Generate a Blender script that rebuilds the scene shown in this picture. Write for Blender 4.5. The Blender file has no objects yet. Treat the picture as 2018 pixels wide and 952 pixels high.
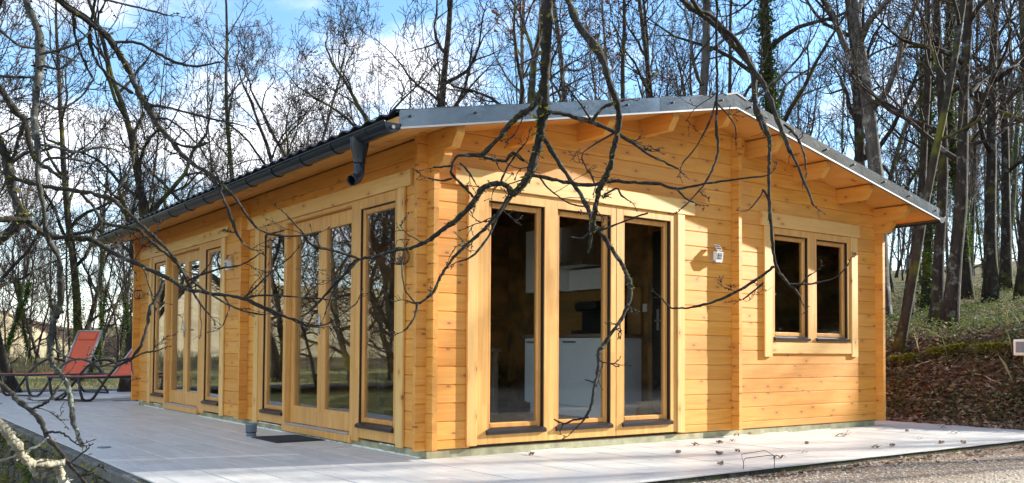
import bpy, math, random
from mathutils import Vector, Matrix, noise
R = math.radians
random.seed(9)
SC = bpy.context.scene
COL = SC.collection

# ---------------------------------------------------------------- camera
CAM = Vector((-3.5683, -5.9404, 0.8406))
YAW, PITCH, ROLL, FPX, PPY = 0.63407, 0.032887, 0.0062414, 1810.46, 632.36
fw = Vector((math.sin(YAW)*math.cos(PITCH), math.cos(YAW)*math.cos(PITCH), math.sin(PITCH)))
r0_ = Vector((math.cos(YAW), -math.sin(YAW), 0)); u0_ = r0_.cross(fw)
cR = r0_*math.cos(ROLL) + u0_*math.sin(ROLL)
cU = -r0_*math.sin(ROLL) + u0_*math.cos(ROLL)
cam = bpy.data.cameras.new("camera"); camo = bpy.data.objects.new("camera", cam); COL.objects.link(camo)
camo.matrix_world = Matrix(((cR.x, cU.x, -fw.x, CAM.x), (cR.y, cU.y, -fw.y, CAM.y), (cR.z, cU.z, -fw.z, CAM.z), (0, 0, 0, 1)))
cam.sensor_width = 36; cam.lens = 36*FPX/2018; cam.shift_y = (PPY-476)/2018; cam.clip_start = .05; cam.clip_end = 2000
SC.camera = camo

def at(px, py, d):
    """world point seen at a pixel of the photograph, d metres along the view axis"""
    return CAM + (fw + cR*((px-1009)/FPX) + cU*((PPY-py)/FPX))*d

# ---------------------------------------------------------------- light
SUN = Vector((3.6, -1.0, 1.42)).normalized()
sl = bpy.data.lights.new("sun", 'SUN'); sl.energy = 2.0; sl.angle = R(.5); sl.color = (1, .93, .82)
so = bpy.data.objects.new("sun", sl); COL.objects.link(so); so.rotation_euler = SUN.to_track_quat('Z', 'Y').to_euler()
SC.view_settings.view_transform = 'Standard'; SC.view_settings.look = 'None'
SC.view_settings.gamma = 1; SC.view_settings.use_curve_mapping = False
SC.view_settings.exposure = 2.85
SC.cycles.max_bounces = 8; SC.cycles.transparent_max_bounces = 16; SC.cycles.use_denoising = True

W = bpy.data.worlds.new("World"); SC.world = W; W.use_nodes = True
nt = W.node_tree; nt.nodes.clear()
def N(nt, t, **kw):
    n = nt.nodes.new(t)
    for k, v in kw.items(): setattr(n, k, v)
    return n
def build_world():
    L = nt.links.new
    out = N(nt, 'ShaderNodeOutputWorld'); bg = N(nt, 'ShaderNodeBackground'); bg.inputs[1].default_value = .15
    sky = N(nt, 'ShaderNodeTexSky'); sky.sky_type = 'NISHITA'; sky.sun_disc = False
    sky.sun_elevation = math.asin(SUN.z); sky.sun_rotation = math.atan2(SUN.x, SUN.y)
    sky.air_density = 1.0; sky.dust_density = .1; sky.ozone_density = 2.2
    tc = N(nt, 'ShaderNodeTexCoord'); sep = N(nt, 'ShaderNodeSeparateXYZ'); L(tc.outputs['Generated'], sep.inputs[0])
    # project direction on a cloud layer
    zz = N(nt, 'ShaderNodeMath', operation='ADD'); zz.inputs[1].default_value = .16; L(sep.outputs[2], zz.inputs[0])
    mx = N(nt, 'ShaderNodeMath', operation='MAXIMUM'); mx.inputs[1].default_value = .05; L(zz.outputs[0], mx.inputs[0])
    dv = N(nt, 'ShaderNodeVectorMath', operation='DIVIDE'); L(tc.outputs['Generated'], dv.inputs[0]); L(mx.outputs[0], dv.inputs[1])
    ns = N(nt, 'ShaderNodeTexNoise'); ns.inputs['Scale'].default_value = 1.15; ns.inputs['Detail'].default_value = 8; ns.inputs['Roughness'].default_value = .58
    mp = N(nt, 'ShaderNodeMapping'); mp.inputs['Location'].default_value = (1.9, 9.1, 0); L(dv.outputs[0], mp.inputs[0]); L(mp.outputs[0], ns.inputs[0])
    cr = N(nt, 'ShaderNodeMapRange'); cr.interpolation_type = 'SMOOTHSTEP'; cr.inputs[1].default_value = .46; cr.inputs[2].default_value = .63; L(ns.outputs[0], cr.inputs[0])
    hz = N(nt, 'ShaderNodeMapRange'); hz.inputs[1].default_value = .0; hz.inputs[2].default_value = .24; hz.inputs[3].default_value = .62; hz.inputs[4].default_value = .0; L(sep.outputs[2], hz.inputs[0])
    mm = N(nt, 'ShaderNodeMath', operation='MAXIMUM'); L(cr.outputs[0], mm.inputs[0]); L(hz.outputs[0], mm.inputs[1])
    m2 = N(nt, 'ShaderNodeMath', operation='MULTIPLY'); m2.inputs[1].default_value = .92; L(mm.outputs[0], m2.inputs[0])
    mix = N(nt, 'ShaderNodeMix', data_type='RGBA'); L(m2.outputs[0], mix.inputs[0]); hs = N(nt, 'ShaderNodeHueSaturation'); hs.inputs['Saturation'].default_value = 1.12; hs.inputs['Value'].default_value = .33; L(sky.outputs[0], hs.inputs['Color']); L(hs.outputs[0], mix.inputs[6]); mix.inputs[7].default_value = (1.7, 1.7, 1.77, 1)
    L(mix.outputs[2], bg.inputs[0]); L(bg.outputs[0], out.inputs[0])
build_world()

# ---------------------------------------------------------------- materials
def newmat(name):
    m = bpy.data.materials.new(name); m.use_nodes = True; m.node_tree.nodes.clear()
    t = m.node_tree
    o = N(t, 'ShaderNodeOutputMaterial'); b = N(t, 'ShaderNodeBsdfPrincipled'); t.links.new(b.outputs[0], o.inputs[0])
    return m, t, b
def vec(t, scale=(1, 1, 1), rand=0., coord='Object'):
    c = N(t, 'ShaderNodeTexCoord'); mp = N(t, 'ShaderNodeMapping'); mp.inputs['Scale'].default_value = scale
    t.links.new(c.outputs[coord], mp.inputs[0])
    if rand:
        oi = N(t, 'ShaderNodeObjectInfo'); ml = N(t, 'ShaderNodeMath', operation='MULTIPLY'); ml.inputs[1].default_value = rand
        t.links.new(oi.outputs['Random'], ml.inputs[0]); t.links.new(ml.outputs[0], mp.inputs['Location'])
    return mp.outputs[0]
def nz(t, v, scale, detail=4, rough=.55, dist=0):
    n = N(t, 'ShaderNodeTexNoise'); n.inputs['Scale'].default_value = scale; n.inputs['Detail'].default_value = detail
    n.inputs['Roughness'].default_value = rough; n.inputs['Distortion'].default_value = dist
    t.links.new(v, n.inputs[0]); return n.outputs[0]
def ramp(t, f, stops):
    r = N(t, 'ShaderNodeValToRGB'); e = r.color_ramp.elements
    while len(e) < len(stops): e.new(.5)
    for k, (p, c) in enumerate(stops): e[k].position = p; e[k].color = (*c, 1)
    t.links.new(f, r.inputs[0]); return r.outputs[0]
def mixc(t, f, a, b, mode='MIX'):
    m = N(t, 'ShaderNodeMix', data_type='RGBA'); m.blend_type = mode
    for s, i in ((f, 0), (a, 6), (b, 7)):
        if hasattr(s, 'is_linked'): t.links.new(s, m.inputs[i])
        elif i == 0: m.inputs[0].default_value = s
        else: m.inputs[i].default_value = (*s, 1)
    return m.outputs[2]
def mr(t, f, a, b, c=0., d=1.):
    m = N(t, 'ShaderNodeMapRange'); m.interpolation_type = 'SMOOTHSTEP'
    for i, x in ((1, a), (2, b), (3, c), (4, d)): m.inputs[i].default_value = x
    t.links.new(f, m.inputs[0]); return m.outputs[0]
def mth(t, op, a, b=None):
    m = N(t, 'ShaderNodeMath', operation=op)
    for i, s in enumerate((a, b)):
        if s is None: continue
        if hasattr(s, 'is_linked'): t.links.new(s, m.inputs[i])
        else: m.inputs[i].default_value = s
    return m.outputs[0]
def bump(t, b, h, s=.3, d=.01):
    n = N(t, 'ShaderNodeBump'); n.inputs['Strength'].default_value = s; n.inputs['Distance'].default_value = d
    t.links.new(h, n.inputs['Height']); t.links.new(n.outputs[0], b.inputs['Normal'])
def plain(name, col, rough=.5, metal=0, var=.15, scale=6, bmp=0., spec=.5):
    m, t, b = newmat(name); v = vec(t, rand=20)
    n = nz(t, v, scale, 5)
    lo = tuple(c*(1-var) for c in col); hi = tuple(min(1, c*(1+var)) for c in col)
    t.links.new(ramp(t, n, [(.3, lo), (.7, hi)]), b.inputs['Base Color'])
    b.inputs['Roughness'].default_value = rough; b.inputs['Metallic'].default_value = metal; b.inputs['Specular IOR Level'].default_value = spec
    if bmp: bump(t, b, nz(t, v, scale*8, 4), bmp)
    return m
def wood(name, axis, lo=(.58, .225, .026), hi=(.78, .365, .062), knots=True, rough=.5, blocks=False, hue=.25):
    m, t, b = newmat(name)
    s = {'x': (.9, 14, 14), 'y': (14, .9, 14), 'z': (14, 14, .9)}[axis]
    v = vec(t, s, rand=37)
    g = nz(t, v, 1.6, 5, .6, 1.2)
    c = ramp(t, g, [(.28, lo), (.5, tuple((a+b_)/2 for a, b_ in zip(lo, hi))), (.72, hi)])
    oi = N(t, 'ShaderNodeObjectInfo')
    # each board has its own tone
    tone = ramp(t, oi.outputs['Random'], [(0, (.76, .67, .58)), (.4, (.95, .93, .9)), (.7, (1, 1, 1)), (1, (1.0, 1.07, 1.2))])
    c = mixc(t, hue*2.4, c, tone, 'MULTIPLY')
    big = nz(t, vec(t, {'x': (.35, 2, 2), 'y': (2, .35, 2), 'z': (2, 2, .35)}[axis], rand=11), 1.5, 3)
    c = mixc(t, mr(t, big, .35, .7, 0, .45), c, (.66, .33, .085))
    if knots:
        vo = N(t, 'ShaderNodeTexVoronoi'); vo.voronoi_dimensions = '2D'; vo.inputs['Scale'].default_value = 1.0; vo.inputs['Randomness'].default_value = 1
        kp = N(t, 'ShaderNodeSeparateXYZ'); t.links.new(vec(t, (1, 1, 1), rand=53), kp.inputs[0]); kc = N(t, 'ShaderNodeCombineXYZ')
        if axis == 'z': ku, kv = mth(t, 'MULTIPLY', mth(t, 'ADD', kp.outputs[0], kp.outputs[1]), 7.), mth(t, 'MULTIPLY', kp.outputs[2], 3.2)
        else: ku, kv = mth(t, 'MULTIPLY', kp.outputs['xy'.index(axis)], 3.2), mth(t, 'MULTIPLY', kp.outputs[2], 7.)
        t.links.new(ku, kc.inputs[0]); t.links.new(kv, kc.inputs[1]); t.links.new(kc.outputs[0], vo.inputs[0])
        k = mr(t, vo.outputs['Distance'], .035, .085, .9, 0); halo = mr(t, vo.outputs['Distance'], .06, .30, .45, 0)
        sel = mr(t, N_sep(t, vo.outputs['Color']), .42, .46, 0, 1)
        c = mixc(t, mth(t, 'MULTIPLY', halo, sel), c, (.52, .20, .035))
        c = mixc(t, mth(t, 'MULTIPLY', k, sel), c, (.25, .085, .02))
    if blocks:
        br = N(t, 'ShaderNodeTexBrick'); br.offset = .37; br.inputs['Scale'].default_value = 1
        br.inputs['Mortar Size'].default_value = 0; br.inputs['Brick Width'].default_value = .42; br.inputs['Row Height'].default_value = .045; br.inputs['Bias'].default_value = -.1
        br.inputs['Color1'].default_value = (1.06, 1.04, 1, 1); br.inputs['Color2'].default_value = (.70, .58, .46, 1)
        cc = N(t, 'ShaderNodeTexCoord'); sp = N(t, 'ShaderNodeSeparateXYZ'); cb = N(t, 'ShaderNodeCombineXYZ')
        t.links.new(cc.outputs['Object'], sp.inputs[0])
        ix = {'x': 0, 'y': 1, 'z': 2}[axis]; others = [i for i in range(3) if i != ix]
        t.links.new(sp.outputs[ix], cb.inputs[0]); t.links.new(mth(t, 'ADD', sp.outputs[others[0]], sp.outputs[others[1]]), cb.inputs[1])
        t.links.new(cb.outputs[0], br.inputs[0]); c = mixc(t, .45, c, br.outputs[0], 'MULTIPLY')
    t.links.new(c, b.inputs['Base Color']); b.inputs['Roughness'].default_value = rough
    bump(t, b, g, .12, .004)
    return m
def N_sep(t, c):
    s = N(t, 'ShaderNodeSeparateColor'); t.links.new(c, s.inputs[0]); return s.outputs[0]

M = {}
for a in 'xyz':
    M['log'+a] = wood('pine_log_'+a, a)
    M['frame'+a] = wood('pine_frame_'+a, a, (.58, .28, .068), (.75, .435, .13), knots=False, rough=.42, blocks=True, hue=.12)
    M['sash'+a] = wood('sash_wood_'+a, a, (.50, .215, .045), (.66, .33, .085), knots=False, rough=.4, blocks=True, hue=.1)
    M['trim'+a] = wood('pine_trim_'+a, a, (.66, .385, .115), (.80, .53, .19), rough=.5, hue=.15)
M['soffit'] = wood('soffit_wood', 'y', (.58, .24, .04), (.70, .33, .075), hue=.15)
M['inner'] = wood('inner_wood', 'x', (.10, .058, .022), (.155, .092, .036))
M['splash'] = wood('splash_wood', 'y', (.20, .11, .035), (.30, .175, .06))
M['flash'] = plain('zinc_flashing', (.25, .27, .275), .17, .85, .3, 3, .1)
M['flash_edge'] = plain('zinc_edge', (.20, .21, .22), .45, .4, .1)
M['gutter'] = plain('anthracite_steel', (.010, .015, .022), .3, 0, .15, 3, 0, .35)
M['roof'] = plain('black_roof_steel', (.018, .02, .024), .45, .2, .2, 3)
M['black'] = plain('black_rubber', (.012, .011, .012), .55)
M['sill'] = plain('brown_black_aluminium', (.035, .028, .028), .3, .3)
M['plinth'] = plain('treated_timber', (.30, .285, .17), .8, 0, .4, 7, .3)
M['foam'] = plain('pale_foam', (.72, .72, .62), .9, 0, .1, 20, .5)
M['white'] = plain('white_lacquer', (.82, .86, .885), .25, 0, .03)
M['whiteplastic'] = plain('white_plastic', (.75, .74, .72), .4, 0, .05)
M['greyplastic'] = plain('grey_plastic', (.16, .20, .24), .5, 0, .1)
M['steel'] = plain('steel', (.5, .5, .5), .3, .9, .05)
M['dark'] = plain('dark_plastic', (.02, .02, .022), .35)
M['worktop'] = plain('worktop', (.22, .15, .10), .4, 0, .25, 9)
M['sling'] = plain('orange_sling', (.72, .135, .06), .7, 0, .07, 4)
M['lframe'] = plain('lounger_frame', (.035, .036, .042), .35, .3)
M['lrail'] = plain('lounger_rail', (.42, .41, .40), .4, .5)
M['mat'] = plain('doormat_rubber', (.03, .03, .034), .85, 0, .3, 60, .6)
M['clay'] = plain('solar_panel', (.55, .58, .62), .25)
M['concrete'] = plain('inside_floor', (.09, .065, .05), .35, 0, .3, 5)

def mat_glass():
    m = bpy.data.materials.new('window_glass'); m.use_nodes = True; t = m.node_tree; t.nodes.clear()
    o = N(t, 'ShaderNodeOutputMaterial'); tr = N(t, 'ShaderNodeBsdfTransparent'); tr.inputs[0].default_value = (.94, .955, .95, 1)
    gl = N(t, 'ShaderNodeBsdfGlossy'); gl.inputs['Roughness'].default_value = .0; gl.inputs[0].default_value = (.97, .97, .97, 1)
    lw = N(t, 'ShaderNodeLayerWeight'); lw.inputs[0].default_value = .5
    p = mth(t, 'POWER', lw.outputs['Facing'], 3.6); f = mth(t, 'ADD', mth(t, 'MULTIPLY', p, 1.15), .055)
    # faint dust and wiping smears on the glass
    mx = N(t, 'ShaderNodeMixShader'); t.links.new(f, mx.inputs[0]); t.links.new(tr.outputs[0], mx.inputs[1]); t.links.new(gl.outputs[0], mx.inputs[2])
    df = N(t, 'ShaderNodeBsdfDiffuse'); df.inputs[0].default_value = (.7, .7, .68, 1)
    n1 = nz(t, vec(t, (1, 1, .35)), 7, 8, .7, 2.5); sm = mr(t, n1, .6, .85, .0, .04)
    m2 = N(t, 'ShaderNodeMixShader'); t.links.new(sm, m2.inputs[0]); t.links.new(mx.outputs[0], m2.inputs[1]); t.links.new(df.outputs[0], m2.inputs[2])
    bp = N(t, 'ShaderNodeBump'); bp.inputs['Strength'].default_value = .05; bp.inputs['Distance'].default_value = .02
    t.links.new(nz(t, vec(t), 1.3, 2), bp.inputs['Height']); t.links.new(bp.outputs[0], gl.inputs['Normal'])
    t.links.new(m2.outputs[0], o.inputs[0]); return m
M['glass'] = mat_glass()

def mat_tile():
    m, t, b = newmat('porcelain_tile'); v = vec(t, (1.2, 7, 1), rand=31)
    n = nz(t, v, 1.2, 6, .6, .6)
    c = ramp(t, n, [(.3, (.50, .505, .485)), (.7, (.64, .645, .62))])
    oi = N(t, 'ShaderNodeObjectInfo'); c = mixc(t, .35, c, ramp(t, oi.outputs['Random'], [(0, (.86, .85, .84)), (1, (1.04, 1.03, 1.02))]), 'MULTIPLY')
    d = nz(t, vec(t, coord='Object'), 1.1, 6, .65); c = mixc(t, mr(t, d, .5, .8, 0, .35), c, (.36, .34, .31))
    t.links.new(c, b.inputs['Base Color']); b.inputs['Roughness'].default_value = .42; b.inputs['Specular IOR Level'].default_value = .4
    bump(t, b, n, .05, .003); return m
M['tile'] = mat_tile()

def mat_bark(name, lo, hi, lichen=.5, moss=.4, lcol=(.36, .37, .32), mcol=(.17, .16, .025), sc=1.):
    m, t, b = newmat(name); v = vec(t, (sc, sc, .35*sc), rand=17)
    n = nz(t, v, 14, 6, .65, .4); c = ramp(t, n, [(.3, lo), (.7, hi)])
    v2 = vec(t, (sc, sc, sc), rand=9)
    l = nz(t, v2, 5, 5, .65); c = mixc(t, mr(t, l, .62-.18*lichen, .70-.10*lichen, 0, .85*min(1, lichen*1.6)), c, lcol)
    mo = nz(t, v2, 1.7, 4, .6); c = mixc(t, mr(t, mo, .68-.25*moss, .80-.2*moss, 0, min(1, moss*1.8)), c, mcol)
    t.links.new(c, b.inputs['Base Color']); b.inputs['Roughness'].default_value = .9; b.inputs['Specular IOR Level'].default_value = .2
    bump(t, b, n, .8, .02); return m
M['bark'] = mat_bark('oak_bark', (.014, .011, .009), (.05, .040, .031), .42, .45, (.22, .23, .195), (.085, .085, .018))
M['bark_grey'] = mat_bark('grey_bark', (.045, .041, .036), (.14, .13, .115), .5, .25)
M['bark_moss'] = mat_bark('mossy_bark', (.016, .013, .010), (.055, .046, .034), .3, .75, (.22, .23, .19), (.10, .10, .018))
M['twig'] = mat_bark('twig_bark', (.026, .020, .016), (.075, .058, .045), .25, .12)
M['near_bark'] = mat_bark('near_branch_bark', (.014, .012, .010), (.055, .047, .038), .3, .35, (.22, .235, .20), (.07, .065, .015), 4)
M['lichen_bark'] = mat_bark('lichen_branch_bark', (.02, .019, .016), (.08, .08, .065), .55, .35, (.22, .25, .20), (.14, .13, .02), 4)
M['pale_lichen'] = mat_bark('pale_lichen_bark', (.22, .20, .14), (.44, .40, .30), .6, .25, (.56, .54, .43), (.36, .24, .02), 4)

def mat_leaf(name, cols, rough=.7, transl=.25):
    m, t, b = newmat(name)
    g = N(t, 'ShaderNodeNewGeometry')
    k = len(cols)
    c = ramp(t, g.outputs['Random Per Island'], [(i/(k-1), cc) for i, cc in enumerate(cols)])
    t.links.new(c, b.inputs['Base Color']); b.inputs['Roughness'].default_value = rough; b.inputs['Specular IOR Level'].default_value = .25
    if transl:
        o = [n for n in t.nodes if n.type == 'OUTPUT_MATERIAL'][0]
        tl = N(t, 'ShaderNodeBsdfTranslucent'); t.links.new(c, tl.inputs[0]); mx = N(t, 'ShaderNodeMixShader'); mx.inputs[0].default_value = transl
        t.links.new(b.outputs[0], mx.inputs[1]); t.links.new(tl.outputs[0], mx.inputs[2]); t.links.new(mx.outputs[0], o.inputs[0])
    return m
M['deadleaf'] = mat_leaf('dead_oak_leaf', [(.08, .05, .033), (.19, .12, .075), (.33, .225, .15), (.12, .075, .048), (.48, .38, .29)])
M['redleaf'] = mat_leaf('withered_leaf', [(.20, .075, .035), (.32, .15, .08), (.26, .10, .06)])
M['ivy'] = mat_leaf('ivy_leaf', [(.025, .07, .012), (.07, .14, .02), (.15, .22, .03), (.04, .095, .016)], .45)
M['greenery'] = mat_leaf('bank_greenery', [(.04, .075, .025), (.10, .135, .04), (.18, .19, .06), (.06, .10, .035), (.25, .22, .11)])
M['straw'] = mat_leaf('dry_grass', [(.22, .18, .09), (.33, .28, .15), (.15, .15, .06), (.28, .24, .12)])
M['moss'] = mat_leaf('moss', [(.14, .15, .016), (.32, .28, .03), (.20, .21, .03), (.07, .10, .016)], .9)
M['stone'] = mat_bark('wall_stone', (.055, .052, .045), (.17, .16, .14), .45, .45, (.24, .24, .21), (.07, .085, .015), 1.6)
M['mortar'] = mat_bark('wall_mortar', (.03, .03, .025), (.085, .08, .07), .3, .6, (.2, .2, .17), (.06, .07, .015), 1.6)
M['coping'] = mat_bark('weathered_concrete', (.06, .06, .052), (.21, .205, .185), .35, .5, (.27, .27, .245), (.05, .058, .018), 1.6)
M['pebble'] = mat_leaf('gravel_stone', [(.42, .34, .25), (.60, .51, .39), (.32, .26, .19), (.70, .62, .50), (.50, .41, .31)], .85, 0)

M['backdrop_leaf'] = mat_leaf('backdrop_bush_leaf', [(.008, .02, .006), (.02, .04, .012), (.012, .028, .009)], .6, .1)  # very dark leaf of the bushes added to darken the gable pane reflections
def mat_ground():
    m, t, b = newmat('ground_soil')
    v = vec(t, coord='Object'); sp = N(t, 'ShaderNodeSeparateXYZ'); t.links.new(v, sp.inputs[0])
    n1 = nz(t, v, 9, 8, .7); n2 = nz(t, v, .45, 5, .6); n3 = nz(t, v, 38, 4, .7)
    leaf = ramp(t, n3, [(.25, (.035, .022, .014)), (.45, (.10, .06, .034)), (.6, (.16, .10, .06)), (.78, (.25, .17, .11))])
    grass = ramp(t, n1, [(.3, (.055, .065, .028)), (.55, (.15, .145, .06)), (.75, (.24, .21, .11))])
    forest = mixc(t, mr(t, mth(t, 'ADD', n2, mr(t, sp.outputs[0], 8.0, 9.5, -.2, .06)), .42, .58), leaf, grass)
    grav = ramp(t, n3, [(.25, (.26, .22, .175)), (.5, (.42, .37, .30)), (.75, (.58, .53, .45))])
    dirt = ramp(t, n3, [(.25, (.15, .11, .08)), (.5, (.28, .21, .155)), (.75, (.42, .34, .265))])
    lawn = ramp(t, n1, [(.3, (.16, .165, .05)), (.55, (.30, .28, .10)), (.75, (.40, .36, .17))])
    field = ramp(t, nz(t, vec(t, (1, .25, 1)), .35, 8, .7), [(.3, (.30, .235, .125)), (.5, (.44, .36, .20)), (.7, (.52, .44, .27))])
    low = ramp(t, n1, [(.3, (.05, .05, .025)), (.55, (.14, .12, .06)), (.75, (.26, .21, .12))])
    wob = mth(t, 'MULTIPLY', mth(t, 'SUBTRACT', n2, .5), 1.6)
    X = mth(t, 'ADD', sp.outputs[0], wob); Y = mth(t, 'ADD', sp.outputs[1], wob)
    front = mr(t, sp.outputs[1], -1.74, -1.72, 1, 0)
    gv = mixc(t, mr(t, mth(t, 'ADD', Y, mth(t, 'MULTIPLY', wob, .2)), -2.75, -2.35), grav, dirt)
    c = mixc(t, mr(t, Y, 34, 40), lawn, field)
    c = mixc(t, mr(t, Y, 26, 31, 0, 1), c, leaf) if False else c
    lit = mth(t, 'MULTIPLY', mr(t, Y, 26.5, 29), mr(t, Y, 36, 39, 1, 0)); c = mixc(t, lit, c, mixc(t, .55, leaf, grass))
    c = mixc(t, mth(t, 'MULTIPLY', mr(t, X, -2.2, -2.0, 1, 0), mr(t, Y, 9, 13, 1, 0)), c, low)
    c = mixc(t, front, c, gv)
    c = mixc(t, mr(t, mth(t, 'SUBTRACT', sp.outputs[0], mth(t, 'MULTIPLY', mth(t, 'MAXIMUM', mth(t, 'SUBTRACT', -1.3, sp.outputs[1]), 0), .8)), 6.7, 7.1), c, forest)
    t.links.new(c, b.inputs['Base Color']); b.inputs['Roughness'].default_value = .95; b.inputs['Specular IOR Level'].default_value = .15
    bump(t, b, n3, .9, .04); return m
M['ground'] = mat_ground()

# ---------------------------------------------------------------- mesh helpers
class MB:
    def __init__(s): s.v = []; s.f = []; s.mi = []; s.cur = 0
    def poly(s, pts, idx=None):
        b = len(s.v); s.v += [tuple(p) for p in pts]; s.f.append(tuple(range(b, b+len(pts)))); s.mi.append(s.cur)
    def prism(s, prof, axis, a, b, ends=True):
        """closed outline prof (list of 2-tuples in the other two axes) run along axis from a to b (a, b numbers or one per outline point)"""
        n = len(prof); base = len(s.v)
        A = a if isinstance(a, (list, tuple)) else [a]*n; B = b if isinstance(b, (list, tuple)) else [b]*n
        def P(p, q):
            return (q, p[0], p[1]) if axis == 'x' else (p[0], q, p[1]) if axis == 'y' else (p[0], p[1], q)
        s.v += [P(p, q) for p, q in zip(prof, A)] + [P(p, q) for p, q in zip(prof, B)]
        for i in range(n):
            j = (i+1) % n; s.f.append((base+i, base+j, base+n+j, base+n+i)); s.mi.append(s.cur)
        if ends:
            s.f.append(tuple(base+i for i in reversed(range(n)))); s.f.append(tuple(base+n+i for i in range(n))); s.mi += [s.cur]*2
    def box(s, x0, y0, z0, x1, y1, z1, c=0.):
        if x1 < x0: x0, x1 = x1, x0
        if y1 < y0: y0, y1 = y1, y0
        if z1 < z0: z0, z1 = z1, z0
        d = (x1-x0, y1-y0, z1-z0); c = min(c, min(d)*.3)
        if c <= 0:
            s.prism([(y0, z0), (y1, z0), (y1, z1), (y0, z1)], 'x', x0, x1); return
        ax = max(range(3), key=lambda i: d[i])
        lo, hi = [(x0, x1), (y0, y1), (z0, z1)][ax]
        o = [(x0, x1), (y0, y1), (z0, z1)]; (p0, p1), (q0, q1) = [o[i] for i in range(3) if i != ax]
        pr = [(p0+c, q0), (p1-c, q0), (p1, q0+c), (p1, q1-c), (p1-c, q1), (p0+c, q1), (p0, q1-c), (p0, q0+c)]
        s.prism(pr, 'xyz'[ax], lo, hi)
    def tube(s, pts, rad, n=6, caps=True, jit=0.):
        pts = [Vector(p) for p in pts]; k = len(pts)
        R_ = rad if isinstance(rad, (list, tuple)) else [rad]*k
        base = len(s.v); up = None
        for i in range(k):
            d = (pts[min(i+1, k-1)]-pts[max(i-1, 0)])
            if d.length < 1e-9: d = Vector((0, 0, 1))
            d.normalize()
            if up is None: up = d.orthogonal().normalized()
            else:
                up = up - d*up.dot(d)
                up = up.normalized() if up.length > 1e-6 else d.orthogonal().normalized()
            w = d.cross(up)
            for j in range(n):
                a = 2*math.pi*j/n; q = pts[i]+(up*math.cos(a)+w*math.sin(a))*(R_[i]*(1+random.uniform(-jit, jit)) if jit else R_[i]); s.v.append((q.x, q.y, q.z))
        for i in range(k-1):
            for j in range(n):
                a = base+i*n+j; b_ = base+i*n+(j+1) % n
                s.f.append((a, b_, b_+n, a+n)); s.mi.append(s.cur)
        if caps:
            s.f.append(tuple(base+j for j in reversed(range(n)))); s.f.append(tuple(base+(k-1)*n+j for j in range(n))); s.mi += [s.cur]*2
    def lathe(s, prof, n=20, o=(0, 0, 0)):
        base = len(s.v); k = len(prof)
        for r, z in prof:
            for j in range(n):
                a = 2*math.pi*j/n; s.v.append((o[0]+r*math.cos(a), o[1]+r*math.sin(a), o[2]+z))
        for i in range(k-1):
            for j in range(n):
                a = base+i*n+j; b_ = base+i*n+(j+1) % n; s.f.append((a, b_, b_+n, a+n)); s.mi.append(s.cur)
        s.f.append(tuple(base+j for j in reversed(range(n)))); s.f.append(tuple(base+(k-1)*n+j for j in range(n))); s.mi += [s.cur]*2
    def leaf(s, p, size, rng, up=None):
        """a small bent leaf of two faces"""
        a = rng.uniform(0, 6.283); t = rng.uniform(-.9, .9) if up is None else up
        d = Vector((math.cos(a), math.sin(a), math.sin(t)*.8)); w = Vector((-math.sin(a), math.cos(a), rng.uniform(-.5, .5)))*.36*size
        p = Vector(p); d = d*size; n = Vector((0, 0, rng.uniform(.05, .3)*size))
        b = len(s.v)
        for q in (p, p+d*.5+w+n, p+d, p+d*.5-w+n): s.v.append(tuple(q))
        s.f += [(b, b+1, b+2), (b, b+2, b+3)]; s.mi += [s.cur]*2
    def blade(s, p, h, w, lean, ang):
        c, sn = math.cos(ang), math.sin(ang); x, y, z = p
        b = len(s.v)
        s.v += [(x-w*sn, y+w*c, z), (x+w*sn, y-w*c, z), (x+lean*c*.5, y+lean*sn*.5, z+h*.7), (x+lean*c, y+lean*sn, z+h)]
        s.f += [(b, b+1, b+2), (b, b+2, b+3)]; s.mi += [s.cur]*2
    def mesh(s, name, mats, smooth=False):
        me = bpy.data.meshes.new(name); me.from_pydata(s.v, [], s.f)
        for m in (mats if isinstance(mats, (list, tuple)) else [mats]): me.materials.append(m)
        if any(s.mi): me.polygons.foreach_set('material_index', s.mi)
        if smooth: me.polygons.foreach_set('use_smooth', [True]*len(me.polygons))
        me.update(); return me
def link(name, me, parent=None, loc=None):
    o = bpy.data.objects.new(name, me); COL.objects.link(o)
    if parent is not None: o.parent = parent
    if loc is not None: o.location = loc
    return o
def put(name, mb, mat, parent=None, smooth=False, loc=None):
    return link(name, mb.mesh(name, mat, smooth), parent, loc)
def tag(o, label=None, cat=None, group=None, kind=None):
    for k, v in (('label', label), ('category', cat), ('group', group), ('kind', kind)):
        if v: o[k] = v
    return o
def thing(name, label, cat, loc=(0, 0, 0), rz=0, group=None):
    o = bpy.data.objects.new(name, None); COL.objects.link(o); o.location = loc; o.rotation_euler = (0, 0, rz)
    o.empty_display_size = .2
    return tag(o, label, cat, group)

# ---------------------------------------------------------------- terrain
def ss(a, b, x):
    t = max(0., min(1., (x-a)/(b-a))); return t*t*(3-2*t)
def hgt(x, y):
    n = noise.noise(Vector((x*.35, y*.35, 0)))
    # right hand bank
    t = x-6.78-max(0, -1.3-y)*.8
    z = -.02
    if t > 0:
        z += 1.0*ss(0, 2.1, t)*(1+.15*n)+.118*max(0, min(t-1.5, 60))+.09*n*min(1, t)
        z += .05*noise.noise(Vector((x*1.7, y*1.7, 3)))*min(1, t*2)
    # lower ground beside the terrace wall and in front
    lx = ss(-1.9, -2.15, -0) if False else (ss(.2, -2.8, x) if y < -1.74 else (1. if x < -2.0 else 0.))
    z -= .95*lx*(1-ss(9, 15, y))*(1+.12*n)
    # lawn, litter bank, hedge row and the rising field
    if x < 12:
        k = 1-ss(6, 12, x)
        z += k*(.45*ss(26, 33, y)+.098*max(0, min(y-42, 170))+.1*n*ss(14, 20, y))
    return z
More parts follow.
